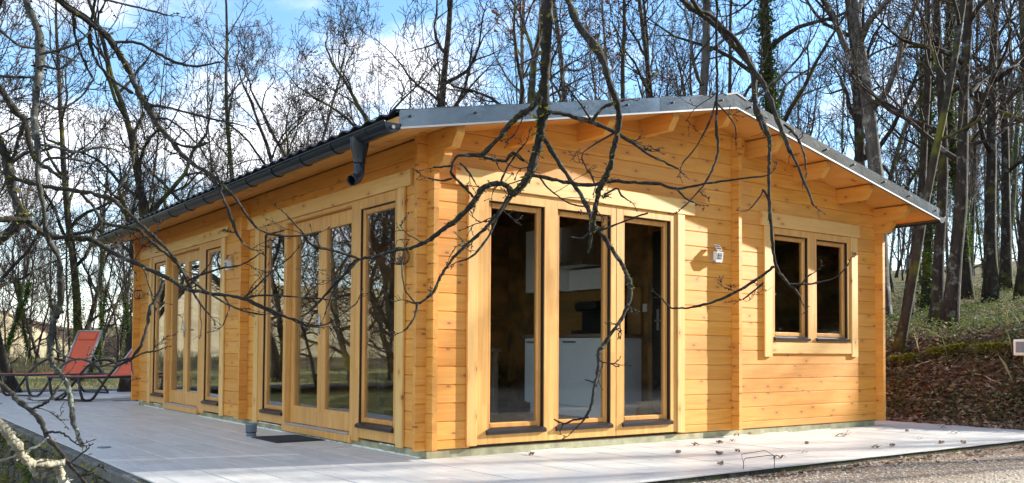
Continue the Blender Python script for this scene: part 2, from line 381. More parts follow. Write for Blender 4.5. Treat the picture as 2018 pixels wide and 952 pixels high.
def build_ground():
    xs = [-260, -200, -150, -110, -80, -60, -45, -34, -26, -20, -16, -13, -10.5, -8.5, -7]+[-6+.5*i for i in range(8)]+[-2.02, -1.98]+[-1.5+.5*i for i in range(16)]+[6.2+.25*i for i in range(20)]+[11.4+.8*i for i in range(16)]+[25, 28, 32, 37, 43, 50, 60, 75, 95, 125, 170, 260]
    ys = [-160, -110, -75, -50, -36, -26, -19, -14, -11, -9, -7.5]+[-6.5+.4*i for i in range(11)]+[-1.76, -1.72]+[-1.3+.4*i for i in range(16)]+[5.4+.7*i for i in range(14)]+[15.5+1.2*i for i in range(20)]+[41, 44, 48, 54, 62, 72, 85, 100, 120, 145, 175, 212, 260, 330]
    mb = MB(); nx = len(xs)
    for y in ys:
        for x in xs: mb.v.append((x, y, hgt(x, y)))
    for j in range(len(ys)-1):
        for i in range(nx-1):
            a = j*nx+i; mb.f.append((a, a+1, a+nx+1, a+nx)); mb.mi.append(0)
    tag(put('ground', mb, M['ground'], smooth=True), kind='structure')
build_ground()
TZ = .025                                          # top of the terrace tiles

# ---------------------------------------------------------------- terrace
def build_terrace():
    mb = MB(); mb.box(-1.96, -1.72, -1.3, 6.86, 13.0, TZ-.012)
    slab = tag(put('terrace', mb, M['mortar']), kind='structure')
    rng = random.Random(3)
    me = []
    for k in range(3):
        b = MB(); b.box(-.2968, -.1468, -.011, .2968, .1468, 0, .0025); me.append(b.mesh('tile', M['tile']))
    # 0.3 x 0.6 m tiles laid lengthways along the long wall, joints staggered
    x0 = -1.72; n = 0
    for i in range(-1, 30):
        x = x0+.3*i
        for j in range(-4, 16):
            y = -.07+.6*j+(.3 if i % 2 else 0)
            if 0.1 < x+.0 < 5.9 and y-.3 > .05: continue
            if x-.15 < -1.99 or x+.15 > 6.87 or y-.3 < -1.75 and y+.3 < -1.7: continue
            if y-.3 < -1.74: continue
            if x > 5.9 and y > 1.5: continue
            o = link('tile', me[rng.randrange(3)], slab, (x, y, TZ+rng.uniform(-.0012, .0012)))
            o.rotation_euler = (rng.gauss(0, .0012), rng.gauss(0, .0012), R(90)); n += 1
    # cut tiles along the front edge, and the plain surface past the far corner of the house
    for i in range(-1, 30):
        x = x0+.3*i
        if x+.15 > 6.87 or x-.15 < -1.99: continue
        y1 = -.07+.6*(-2)+(.3 if i % 2 else 0)-.3-(0 if i % 2 == 0 else .6)
        lo = -1.735
        ytop = [(-.07+.6*j+(.3 if i % 2 else 0)-.3) for j in range(-4, 3)]
        ytop = min(v for v in ytop if v >= lo)
        if ytop-lo > .03:
            b = MB(); b.box(x-.1485, lo, TZ-.011, x+.1485, ytop-.0015, TZ, .0015); put('tile', b, M['tile'], slab); n += 1
    for j in range(-2, 16):
        b = MB(); b.box(-1.982, max(-1.735, -.07+.6*j-.2975), TZ-.011, -1.8725, -.07+.6*j+.2975, TZ, .0022); put('tile', b, M['tile'], slab)
    b = MB(); b.box(-1.98, 9.55, TZ-.011, 6.86, 13.02, TZ-.001); put('far_paving', b, M['tile'], slab)
    b = MB(); b.box(-.05, .06, TZ-.0115, 5.9, 8.3, TZ-.006); put('floor_base', b, M['mortar'], slab)
    # low pale kerb strip past the far edge
    b = MB(); b.box(-14, 13.6, -.02, 7, 14.5, .03, .01); tag(put('kerb_strip', b, M['coping']), kind='structure')
    # small drain cover
    b = MB(); b.lathe([(.0, 0), (.055, 0), (.055, .004), (.045, .0045), (.0, .0035)], 16)
    tag(put('drain_cover', b, M['greyplastic'], loc=(-1.768, 2.174, TZ+.001)), 'small grey drain cover set in the tiles near the terrace edge', 'drain cover')
build_terrace()

def build_retaining_wall():
    t = thing('retaining_wall', 'mossy rough stone retaining wall holding up the left terrace edge', 'wall', (-2.0, 3, -1))
    rng = random.Random(8)
    b = MB(); b.box(.005, -4.6, -.3, .11, 9.5, .92); put('mortar_core', b, M['mortar'], t)
    b = MB()
    y = -4.7
    while y < 9.5:
        l = rng.uniform(.8, 1.1); b.box(-.05, y, (.93)+rng.uniform(-.004, .004), .11, y+l-.006, 1.0115+rng.uniform(-.004, .004), .012); y += l
    put('coping', b, M['coping'], t)
    protos = []
    for k in range(8):
        b = MB(); n, m_ = 8, 5
        for i in range(m_):
            for j in range(n):
                th = math.pi*(i+.5)/m_; ph = 2*math.pi*j/n
                def sq(v): return math.copysign(abs(v)**.45, v)
                q = Vector((sq(math.sin(th)*math.cos(ph))*.5, sq(math.sin(th)*math.sin(ph))*.5, sq(math.cos(th))*.5))
                q *= 1+.16*noise.noise(q*2.3+Vector((k*7, 0, 0)))+rng.uniform(-.03, .03); b.v.append(tuple(q))
        for i in range(m_-1):
            for j in range(n):
                b.f.append((i*n+j, (i+1)*n+j, (i+1)*n+(j+1) % n, i*n+(j+1) % n)); b.mi.append(0)
        b.f += [tuple(range(n)), tuple((m_-1)*n+j for j in reversed(range(n)))]; b.mi += [0, 0]
        protos.append(b.mesh('stone', M['stone']))
    z = .92
    for row in range(7):
        h = rng.uniform(.14, .2); y = -3.2+rng.uniform(0, .2)
        while y < 6.6:
            l = rng.uniform(.2, .42)
            o = link('stone', protos[rng.randrange(8)], t, (.035+rng.uniform(-.03, .02), y+l/2, z-h/2))
            o.scale = (.17, l*1.0, h*1.02); o.rotation_euler = (rng.gauss(0, .06), rng.gauss(0, .05), rng.gauss(0, .04)); y += l
        z -= h
    # moss and hanging grass on the wall
    b = MB()
    for c in range(46):
        yy = rng.uniform(-2.5, 6.5); zz = rng.uniform(.15, .98); s = rng.uniform(.05, .18)
        for k in range(110):
            b.leaf((-.09-rng.uniform(0, .03), yy+rng.gauss(0, s), min(1.0, zz+rng.gauss(0, s*1.1))), rng.uniform(.015, .035), rng)
    o = put('moss', b, M['moss'], t); o['kind'] = 'stuff'
    b = MB()
    for yy, zz, nn in ((2.6, .93, 160), (3.0, .9, 90), (.4, .8, 60), (4.6, .9, 60)):
        for k in range(nn):
            p = (-.08, yy+rng.gauss(0, .09), zz+rng.gauss(0, .05)); a = rng.uniform(2.2, 4.1)
            b.blade(p, rng.uniform(-.16, .12), .003, rng.uniform(.05, .16), a)
    o = put('grass_tuft', b, M['ivy'], t); o['kind'] = 'stuff'
build_retaining_wall()

# ---------------------------------------------------------------- the chalet
GW, GL, TH, ZB, CO = 5.954, 8.145, .044, .09, .14      # width, length, log thickness, bottom of logs, course height
SL, OV = .203, .47
def roofz(x):
    """underside of the roof boards"""
    return 2.395+SL*((x+OV) if x < GW/2 else (GW+OV-x))
chalet = thing('log_chalet', 'honey coloured log chalet with dark roof and tall glazed doors on two sides', 'house', (GW/2, GL/2, 0))
def cpart(name, mb, mat, parent=None, smooth=False):
    o = put(name, mb, mat, parent or chalet, smooth)
    # meshes are written in world metres; undo the parent's offset
    if (parent or chalet) is chalet: o.location = (-GW/2, -GL/2, 0)
    return o
# openings (start, end, z0, z1) with their trims covering the cut edges
OPEN_G = [(.40, 2.73, .0, 2.12), (3.99, 5.48, .90, 2.12)]
OPEN_L = [(.36, 3.45, .0, 2.12), (4.45, 7.53, .0, 2.12)]
rngP = random.Random(11)
def logprof(z0, z1, face, back, sgn, c=.0065):
    """profile in (depth, z): outer face with a V joint above and below"""
    return [(face+sgn*c, z0+.0005), (back, z0+.0005), (back, z1-.0005), (face+sgn*c, z1-.0005), (face, z1-c), (face, z0+c)]
def courses(zfirst, top):
    z = ZB; out = []
    h = zfirst
    while z < top-1e-6:
        out.append((z, min(z+h, 9))); z += h; h = CO
    return out
def spans(z0, z1, a, b, opens):
    """pieces (a, b, z0, z1) of a course between openings"""
    cuts = sorted({a, b, *[q for o in opens for q in o[:2] if a < q < b]}); res = []
    for s, e in zip(cuts, cuts[1:]):
        mid = (s+e)/2; zz = [(z0, z1)]
        for o in opens:
            if o[0] < mid < o[1]:
                nn = []
                for p, q in zz:
                    if o[3] <= p or o[2] >= q: nn.append((p, q)); continue
                    if o[2] > p+.004: nn.append((p, o[2]))
                    if o[3] < q-.004: nn.append((o[3], q))
                zz = nn
        for p, q in zz: res.append([s, e, p, q])
    # join neighbours of equal height
    out = []
    for r_ in res:
        if out and abs(out[-1][1]-r_[0]) < 1e-6 and abs(out[-1][2]-r_[2]) < 1e-6 and abs(out[-1][3]-r_[3]) < 1e-6: out[-1][1] = r_[1]
        else: out.append(r_)
    return out
def split(s, e):
    """long logs are two boards butted end to end"""
    if e-s > 3.4:
        m_ = s+(e-s)*rngP.uniform(.35, .65); return [(s, m_-.0006), (m_+.0006, e)]
    return [(s, e)]
def plank(parent, axis, s, e, z0, z1, plane, sgn, mat, sa=None, ea=None):
    mb = MB(); pr = logprof(z0, z1, plane, plane+sgn*TH, sgn)
    mb.prism(pr, axis, sa or s, ea or e)
    o = put('plank', mb, mat, parent); return o
def wall_shell(name, boxes, mat=None):
    mb = MB()
    for b in boxes: mb.box(*b)
    o = cpart(name, mb, mat or M['inner']); return o

def build_walls():
    o0 = Vector((GW/2, GL/2, 0))
    # ---- gable wall (faces -y) : its inner lining carries the planks
    lin = MB()
    for s, e, p, q in [(.05, .40, ZB, 2.4), (.40, 2.73, 2.13, 2.5), (2.73, 3.99, ZB, 2.5), (3.99, 5.48, ZB, .89), (3.99, 5.48, 2.13, 2.5), (5.48, 5.9, ZB, 2.4)]:
        lin.box(s, TH+.002, p, e, TH+.05, q)
    lin.prism([(.3, 2.5), (5.6, 2.5), (GW/2, 3.0)], 'y', TH+.002, TH+.05)
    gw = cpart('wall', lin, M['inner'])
    for z0, z1 in courses(CO/2, 3.05):
        if z0 > 2.42:
            def xl(z): return (z-2.395)/SL-OV
            a0, a1 = max(.0, xl(z0)), max(.0, xl(min(z1, 3.09)))
            zt = min(z1, roofz(GW/2)-.002)
            a1 = max(0., xl(zt))
            pr = logprof(z0, zt, 0, TH, 1); A = []; B = []
            for d, z in pr:
                v = a0+(a1-a0)*(z-z0)/(zt-z0); A.append(min(v, GW/2-.01)); B.append(max(GW-v, GW/2+.01))
            mid = GW/2+rngP.uniform(-.5, .5)
            if B[0]-A[0] > 2.6:
                mb = MB(); mb.prism(pr, 'x', A, [mid-.0006]*6); put('plank', mb, M['logx'], gw)
                mb = MB(); mb.prism(pr, 'x', [mid+.0006]*6, B); put('plank', mb, M['logx'], gw)
            else:
                mb = MB(); mb.prism(pr, 'x', A, B); put('plank', mb, M['logx'], gw)
            continue
        for s, e, p, q in spans(z0, z1, -.088, GW+.088, OPEN_G):
            for s2, e2 in split(s, e): plank(gw, 'x', s2, e2, p, q, 0, 1, M['logx'])
    # interior wall ends showing on the gable at x = 3.45
    for z0, z1 in courses(CO, 2.9):
        zt = min(z1, 2.93)
        plank(gw, 'y', -.095-rngP.uniform(0, .003), -.0015, z0, zt, 3.452, 1, M['logy'])
    # ---- long wall (faces -x)
    lin = MB()
    for s, e, p, q in [(.05, .36, ZB, 2.4), (.36, 3.45, 2.13, 2.4), (3.45, 4.45, ZB, 2.4), (4.45, 7.53, 2.13, 2.4), (7.53, 8.1, ZB, 2.4)]:
        lin.box(TH+.002, s, p, TH+.05, e, q)
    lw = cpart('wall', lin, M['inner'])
    for z0, z1 in courses(CO, 2.33):
        for s, e, p, q in spans(z0, z1, -.097, GL+.09, OPEN_L):
            for s2, e2 in split(s, e): plank(lw, 'y', s2, e2, p, q, 0, 1, M['logy'])
    plank(lw, 'y', .0215, GL*.47, 2.33, 2.472, 0, 1, M['logy']); plank(lw, 'y', GL*.47+.001, GL+.4, 2.33, 2.472, 0, 1, M['logy'])
    for z0, z1 in courses(CO/2, 2.3):                    # ends of the middle cross wall and of the far gable
        plank(lw, 'x', -.09-rngP.uniform(0, .003), -.0015, z0, z1, 3.702, 1, M['logx'])
    for z0, z1 in courses(CO/2, 2.3):
        plank(lw, 'x', -.09, 1.2, z0, z1, GL-TH-.002, 1, M['logx'])
    # ---- the right and far walls
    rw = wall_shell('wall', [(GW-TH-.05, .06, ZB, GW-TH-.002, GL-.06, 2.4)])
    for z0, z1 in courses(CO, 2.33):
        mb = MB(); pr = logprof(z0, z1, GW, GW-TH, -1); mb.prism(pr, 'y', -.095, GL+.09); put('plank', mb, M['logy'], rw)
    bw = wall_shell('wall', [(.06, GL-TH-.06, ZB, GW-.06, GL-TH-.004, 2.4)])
    for z0, z1 in courses(CO/2, 2.4):
        mb = MB(); pr = logprof(z0, z1, GL, GL-TH, -1); mb.prism(pr, 'x', 1.202, GW+.09); put('plank', mb, M['logx'], bw)
    mb = MB(); mb.prism([(0, 2.4), (GW, 2.4), (GW/2, 3.07)], 'y', GL-.04, GL-.002); put('gable_board', mb, M['logx'], bw)
    for w in (gw, lw, rw, bw):
        pass
    # plinth of treated timber and expanding foam along its foot
    mb = MB()
    mb.box(.02, .012, TZ-.01, 5.9, .05, ZB-.004, .004); mb.box(.012, .02, TZ-.01, .05, 8.1, ZB-.004, .004)
    mb.box(5.86, .05, TZ-.01, 5.93, 8.1, ZB-.004); mb.box(.05, 8.07, TZ-.01, 5.9, 8.12, ZB-.004)
    cpart('plinth', mb, M['plinth'])
    mb = MB(); rg = random.Random(4)
    y = .08
    pts = []
    while y < 8.0:
        pts.append((.010+rg.uniform(-.006, .002), y, TZ+.004)); y += .03
    for k in range(0, len(pts)-8, 8):
        seg = pts[k:k+9]; mb.tube(seg, [rg.uniform(.005, .014) for _ in seg], 5)
    for k in range(14):
        y = rg.uniform(.2, 7.9); seg = [(.012+rg.uniform(-.003, .003), y+i*.03, ZB-.006) for i in range(9)]; mb.tube(seg, [rg.uniform(.004, .011) for _ in seg], 5)
    for k in range(5):
        x = rg.uniform(.3, 5); seg = [(x+i*.05, .011, TZ+.003) for i in range(9)]; mb.tube(seg, [rg.uniform(.002, .006) for _ in seg], 5)
    cpart('foam_seal', mb, M['foam'], smooth=True)['kind'] = 'stuff'
build_walls()

def board(parent, name, b, mat, c=.004):
    mb = MB(); mb.box(*b, c); o = put(name, mb, mat, parent); return o
def ring(mb, axis, a0, a1, z0, z1, w, d0, d1, wt=None, wb=None, c=.003):
    """rectangular frame a0..a1 by z0..z1 with members w wide, between depths d0 and d1"""
    wt = wt or w; wb = wb or w
    def bx(p, q, r, s):
        if axis == 'x': mb.box(p, d0, r, q, d1, s, c)
        else: mb.box(d0, p, r, d1, q, s, c)
    bx(a0, a0+w, z0, z1); bx(a1-w, a1, z0, z1); bx(a0+w, a1-w, z0, z0+wb); bx(a0+w, a1-w, z1-wt, z1)
def light(parent, axis, a0, a1, z0, z1, sash=.044, rec=.022, handle=None):
    """one glazed light inside an opening: black gasket, sash, pane and dark metal sill"""
    g = .005
    mb = MB(); ring(mb, axis, a0+.001, a1-.001, z0+.001, z1-.001, g-.001, -.004, rec+.05, c=0); put('gasket', mb, M['black'], parent)
    mb = MB(); ring(mb, axis, a0+g, a1-g, z0+g, z1-g, sash, rec, rec+.05, c=.008); put('sash', mb, M['sashz'], parent)
    mb = MB(); b = (a0+g+sash-.004, a1-g-sash+.004, z0+g+sash-.004, z1-g-sash+.004)
    if axis == 'x': mb.box(b[0], rec+.018, b[2], b[1], rec+.026, b[3])
    else: mb.box(rec+.018, b[0], b[2], rec+.026, b[1], b[3])
    put('pane', mb, M['glass'], parent)
    # grey rubber bead on the jamb the camera sees
    mb = MB(); ring(mb, axis, b[0]-.003, b[1]+.003, b[2]-.003, b[3]+.003, .006, rec+.010, rec+.017, c=0); put('glazing_bead', mb, M['greyplastic'], parent)
    mb = MB()
    pr = [(-.035, z0-.036), (-.030, z0-.040), (.01, z0-.038), (.01, z0+.006), (-.004, z0+.004), (-.035, z0-.012)]
    if axis == 'x': mb.prism(pr, 'x', a0-.016, a1+.012)
    else: mb.prism(pr, 'y', a0-.012, a1+.016)
    put('sill', mb, M['sill'], parent)
def build_openings():
    # ---- gable: three tall lights
    mb = MB(); z0, z1 = .11, 2.118
    P = -.012; D = .085
    def v(a, b, p=P, zz0=None, zz1=None): mb.box(a, p, z0 if zz0 is None else zz0, b, D, z1 if zz1 is None else zz1, .003)
    v(.453, .56); v(1.122, 1.26); v(1.86, 1.922); v(1.926, 2.010); v(2.600, 2.680)
    for a, b, s, t_ in ((.56, 1.122, .222, 2.03), (1.26, 1.86, .222, 2.03), (2.01, 2.60, .222, 2.045)):
        mb.box(a, P, z0, b, D, s, .003); mb.box(a, P, t_, b, D, z1, .003)
    f = cpart('tall_window', mb, M['framez']); f['label'] = 'tall three light window of the gable'
    for a, b, s, t_ in ((.56, 1.122, .222, 2.03), (1.26, 1.86, .222, 2.03), (2.01, 2.60, .222, 2.045)): light(f, 'x', a, b, s, t_)
    board(f, 'trim_board', (.357, -.026, .105, .451, -.0015, 2.118), M['trimz']); board(f, 'trim_board', (2.682, -.026, .105, 2.776, -.0015, 2.118), M['trimz'])
    board(f, 'head_board', (.235, -.032, 2.121, 2.905, -.0015, 2.262), M['trimx'])
    # ---- gable: two light window
    mb = MB(); z0, z1 = .95, 2.118
    for a, b in ((4.057, 4.104), (4.657, 4.806), (5.364, 5.420)): mb.box(a, P, z0, b, D, z1, .003)
    for a, b in ((4.104, 4.657), (4.806, 5.364)): mb.box(a, P, z0, b, D, 1.003, .003); mb.box(a, P, 2.05, b, D, z1, .003)
    f = cpart('small_window', mb, M['framez']); f['label'] = 'small two light window at the right of the gable'
    for a, b in ((4.104, 4.657), (4.806, 5.364)): light(f, 'x', a, b, 1.003, 2.05, .044, .020)
    board(f, 'trim_board', (3.932, -.026, .80, 4.055, -.0015, 2.118), M['trimz']); board(f, 'trim_board', (5.422, -.026, .80, 5.536, -.0015, 2.118), M['trimz'])
    board(f, 'trim_board', (4.058, -.022, .832, 5.419, -.0015, .948), M['trimx']); board(f, 'head_board', (3.885, -.030, 2.121, 5.57, -.0015, 2.262), M['trimx'])
    # ---- long wall : two sets of window, double door, window
    for k, (t0, r0, r1, p1, d0, d1, p2, l1, t1) in enumerate((
            (.417, .473, 1.077, 1.15, 1.242, 2.655, 2.716, 3.25, 3.37),
            (4.535, 4.594, 5.131, 5.245, 5.365, 6.732, 6.808, 7.34, 7.44))):
        mb = MB(); z0, z1 = .105, 2.118
        for a, b, p in ((t0+.001, r0, P), (r1, d0, P), (d1, p2, P), (l1, t1-.001, P)): mb.box(p, a, z0-.03 if a in (r1, d1) else z0, D, b, z1, .003)
        for a, b in ((r0, r1), (p2, l1)): mb.box(P, a, z0, D, b, .229, .003); mb.box(P, a, 2.035, D, b, z1, .003)
        mb.box(P, d0, 2.085, D, d1, z1, .003); mb.box(P-.012, d0-.04, .05, D, d1+.04, .112, .003)
        f = cpart('glazed_door', mb, M['framez'])
        f['label'] = ('glazed double door with side lights near the front corner', 'far glazed double door with side lights')[k]
        light(f, 'y', r0, r1, .229, 2.035, .042, .010); light(f, 'y', p2, l1, .229, 2.035, .042, .010)
        pr = MB(); pr.box(-.02, d0, .113, .06, d1, .128, .003); put('threshold', pr, M['lrail'], f)
        m_ = (d0+d1)/2
        for a, b in ((d0+.003, m_-.002), (m_+.002, d1-.003)):
            mb = MB(); ring(mb, 'y', a, b, .131, 2.082, .080, .046, .099, .125, .165, .005)
            lf = put('door_leaf', mb, M['framez'], f)
            mb = MB(); mb.box(.066, a+.076, .292, .074, b-.076, 1.961); put('door_pane', mb, M['glass'], f)
            mb = MB(); ring(mb, 'y', a+.0735, b-.0735, .2895, 1.9635, .009, .048, .0655, c=0); put('glazing_bead', mb, M['sashz'], f)
        mb = MB(); mb.tube([(.05, m_+.05, 1.09), (.015, m_+.05, 1.09), (.012, m_-.0, 1.09), (.012, m_-.07, 1.085)], .009, 8); mb.box(.038, m_+.03, .99, .0455, m_+.07, 1.17, .003)
        put('handle', mb, M['steel'], f, True)
        board(f, 'trim_board', (-.026, t0-.105, .085, -.0015, t0-.001, 2.118), M['trimz']); board(f, 'trim_board', (-.026, t1+.001, .085, -.0015, t1+.11, 2.118), M['trimz'])
        board(f, 'head_board', (-.030, t0-.21, 2.121, -.0015, t1+.33 if k == 0 else t1+.6, 2.245), M['trimy'])
build_openings()

def build_roof():
    Y0, Y1 = -.46, 8.56
    def slope(x0, x1, dz0, dz1, y0, y1, mb):
        pr = [(x0, roofz(x0)+dz0), (x1, roofz(x1)+dz0), (x1, roofz(x1)+dz1), (x0, roofz(x0)+dz1)]; mb.prism(pr, 'y', y0, y1)
    # roof boards seen from below are the base of the roof
    mb = MB(); slope(-OV, GW/2, .004, .022, Y0+.012, Y1-.01, mb); slope(GW/2, GW+OV, .004, .022, Y0+.012, Y1-.01, mb)
    rf = cpart('roof', mb, M['soffit'])
    # soffit boards past the walls, one by one
    w = .118
    for x0, x1 in ((-OV+.004, -.012), (GW+.012, GW+OV-.004)):
        n = 4
        for i in range(n):
            a = x0+(x1-x0)*i/n; b = x0+(x1-x0)*(i+1)/n-.003
            m2 = MB(); slope(a, b, -.014, .003, Y0+.013, Y1-.012, m2); put('soffit_board', m2, M['soffit'], rf)
    n = 24
    for i in range(n):
        a = .002+(GW-.004)*i/n; b = .002+(GW-.004)*(i+1)/n-.003
        if a < GW/2 < b: b = GW/2
        m2 = MB(); slope(a, b, -.014, .003, Y0+.013, -.002, m2); put('soffit_board', m2, M['soffit'], rf)
    # purlins with splayed ends
    def purlin(x, z1, yo, h=.15, cut=.07, wd=.07):
        m2 = MB(); pr = [(.02, z1-h), (yo+cut, z1-h), (yo, z1-h*.35), (yo, z1), (.02, z1)]
        m2.prism(pr, 'x', x, x+wd); put('purlin', m2, M['soffit'] if False else M['logy'], rf)
    for x in (.735, 1.473, 2.224): purlin(x, roofz(x)-.016, -.405)
    for x in (3.66, 4.42, 5.17): purlin(x, roofz(x+.07)-.016, -.405)
    purlin(GW/2-.035, roofz(GW/2)-.022, -.405)
    for x in (-.001, GW-.069):
        purlin(x, 2.474, -.405); purlin(x+.0015, 2.333, -.235, .141)
    # sheet steel roofing with tile waves
    for side in (0, 1):
        m2 = MB(); ny, nx = 226, 16; base = 0
        for j in range(nx+1):
            for i in range(ny+1):
                u = j/nx; x = -OV-.045+(GW/2+OV+.045)*u; y = Y0+.02+(Y1-Y0-.04)*i/ny
                z = 2.395+SL*(x+OV)+.088+.013*math.cos(2*math.pi*y/.2)+.02*(1-(u*16/2) % 1.0)*.8
                m2.v.append((x if side == 0 else GW-x, y, z))
        for j in range(nx):
            for i in range(ny):
                a = j*(ny+1)+i; q = (a, a+ny+1, a+ny+2, a+1); m2.f.append(q if side == 0 else q[::-1]); m2.mi.append(0)
        o = put('roof_sheet', m2, M['roof'], rf, True)
        md = o.modifiers.new('thickness', 'SOLIDIFY'); md.thickness = .012
    m2 = MB()
    m2.prism([(GW/2-.14, roofz(GW/2)+.075), (GW/2, roofz(GW/2)+.115), (GW/2+.14, roofz(GW/2)+.075), (GW/2+.14, roofz(GW/2)+.06), (GW/2, roofz(GW/2)+.1), (GW/2-.14, roofz(GW/2)+.06)], 'y', Y0-.01, Y1)
    put('ridge_cap', m2, M['roof'], rf)
    # zinc verge flashing in lengths, with a bright lower lip and screws
    bot = lambda x: roofz(x)-.027
    for sgn in (0, 1):
        for yy0, yy1 in ((Y0-.004, Y0+.01), (Y1-.01, Y1+.004)):
            cuts = [-OV-.03, .62, 2.0, GW/2]
            for a, b in zip(cuts, cuts[1:]):
                b2 = b-.003 if b < GW/2 else b
                xa, xb = (a, b2) if sgn == 0 else (GW-a, GW-b2)
                bz = lambda x, q: 2.368+SL*((x if sgn == 0 else GW-x)+OV)+q
                m2 = MB(); pr = [(xa, bz(xa, 0)), (xb, bz(xb, 0)), (xb, bz(xb, .122)), (xa, bz(xa, .122))]
                if sgn: pr = pr[::-1]
                m2.prism(pr, 'y', yy0, yy1)
                fl = put('verge_flashing', m2, M['flash'], rf)
            if yy0 < 0:
                m2 = MB(); xa, xb = (-OV-.03, GW/2-.004) if sgn == 0 else (GW+OV+.03, GW/2+.004)
                pr = [(xa, bz(xa, -.010)), (xb, bz(xb, -.010)), (xb, bz(xb, .004)), (xa, bz(xa, .004))]
                if sgn: pr = pr[::-1]
                m2.prism(pr, 'y', yy0-.008, yy0+.02); put('flashing_lip', m2, M['flash_edge'], rf)
                for x in (-.42, .12, .60, 1.16, 1.62, 2.15, 2.78):
                    xx = x if sgn == 0 else GW-x; m2 = MB()
                    m2.tube([(xx, yy0-.018, bz(xx, .075)), (xx, yy0+.002, bz(xx, .075))], .009, 6); put('screw', m2, M['black'], rf)
    # top leg of the flashing on the roof
    m2 = MB()
    for sgn in (0, 1):
        xs = (-OV-.03, GW/2) if sgn == 0 else (GW/2, GW+OV+.03)
        bz = lambda x, q: 2.368+SL*((x if sgn == 0 else GW-x)+OV)+q
        m2.prism([(xs[0], bz(xs[0], .118)), (xs[1], bz(xs[1], .118)), (xs[1], bz(xs[1], .124)), (xs[0], bz(xs[0], .124))], 'y', Y0+.0105, Y0+.13)
    put('flashing_top', m2, M['flash'], rf)
    # wooden eaves boards
    for x in (-OV-.012, GW+OV-.006):
        m2 = MB(); m2.box(x, Y0+.012, 2.36, x+.018, Y1-.01, 2.455); put('eaves_board', m2, M['soffit'], rf)
    # far gable bargeboard of orange wood seen under the eave
build_roof()

def build_gutters():
    for side, xc in ((0, -OV-.085), (1, GW+OV+.085)):
        zt, r = 2.388, .066; ya, yb = -.46, 8.55
        mb = MB(); prof = []
        for k in range(13):
            a = math.pi+math.pi*k/12; prof.append((xc+r*math.cos(a), zt+r*math.sin(a)))
        inner = [(xc+(r-.005)*math.cos(math.pi+math.pi*k/12), zt+(r-.005)*math.sin(math.pi+math.pi*k/12)) for k in reversed(range(13))]
        mb.prism(prof+inner, 'y', ya, yb)
        g = cpart('gutter', mb, M['gutter'])
        for y0 in (ya-.004, yb):
            m2 = MB(); m2.prism(prof, 'y', y0, y0+.006); put('end_cap', m2, M['gutter'], g)
        m2 = MB(); sx = -1 if side == 0 else 1
        m2.tube([(xc+sx*r, ya-.002, zt+.002), (xc+sx*r, yb, zt+.002)], .010, 8); put('front_bead', m2, M['gutter'], g, True)
        if side == 0:
            m2 = MB(); m2.tube([(xc, ya-.012, zt-.03), (xc, ya-.003, zt-.03)], .013, 10); put('cap_stud', m2, M['flash_edge'], g)
        y = .02+.18
        ys = [.38]+[.95+.60*i for i in range(13)]
        for y in ys:
            m2 = MB(); o2 = [(xc+(r+.007)*math.cos(math.pi+math.pi*k/12), zt+(r+.007)*math.sin(math.pi+math.pi*k/12)) for k in range(13)]
            i2 = [(xc+(r+.001)*math.cos(math.pi+math.pi*k/12), zt+(r+.001)*math.sin(math.pi+math.pi*k/12)) for k in reversed(range(13))]
            m2.prism(o2+i2, 'y', y, y+.03); put('bracket', m2, M['black'] if False else M['gutter'], g)
        if side: continue
        for y in (-.18, 2.7, 5.9):                         # joint sleeves
            m2 = MB(); o2 = [(xc+(r+.005)*math.cos(math.pi+math.pi*k/12), zt+.003+(r+.005)*math.sin(math.pi+math.pi*k/12)) for k in range(13)]
            i2 = [(xc+(r+.0008)*math.cos(math.pi+math.pi*k/12), zt+.003+(r+.0008)*math.sin(math.pi+math.pi*k/12)) for k in reversed(range(13))]
            m2.prism(o2+i2, 'y', y, y+.07); put('joint_sleeve', m2, M['gutter'], g)
        # outlet funnel and pipe elbow
        m2 = MB(); yo = .03; base = len(m2.v); n = 20
        for (hx, hy, z) in ((.070, .08, 2.37), (.068, .066, 2.32), (.048, .045, 2.23), (.045, .043, 2.19)):
            for j in range(n):
                a = 2*math.pi*j/n; m2.v.append((xc+hx*math.cos(a), yo+hy*math.sin(a), z))
        for i in range(3):
            for j in range(n):
                a = i*n+j; b_ = i*n+(j+1) % n; m2.f.append((a, b_, b_+n, a+n)); m2.mi.append(0)
        put('outlet', m2, M['gutter'], g, True)
        m2 = MB(); path = [(xc, yo, 2.22), (xc, yo, 2.14)]
        dx, dy = -.94, -.34
        for k in range(1, 8):
            a = R(72)*k/7; q = .085*(1-math.cos(a)); path.append((xc+dx*q, yo+dy*q, 2.14-.085*math.sin(a)))
        e = path[-1]; path.append((e[0]+dx*.025, e[1]+dy*.025, e[2]-.008))
        m2.tube(path, .039, 20, False); inn = MB()
        o = put('downpipe_elbow', m2, M['gutter'], g, True); md = o.modifiers.new('thickness', 'SOLIDIFY'); md.thickness = .003
build_gutters()

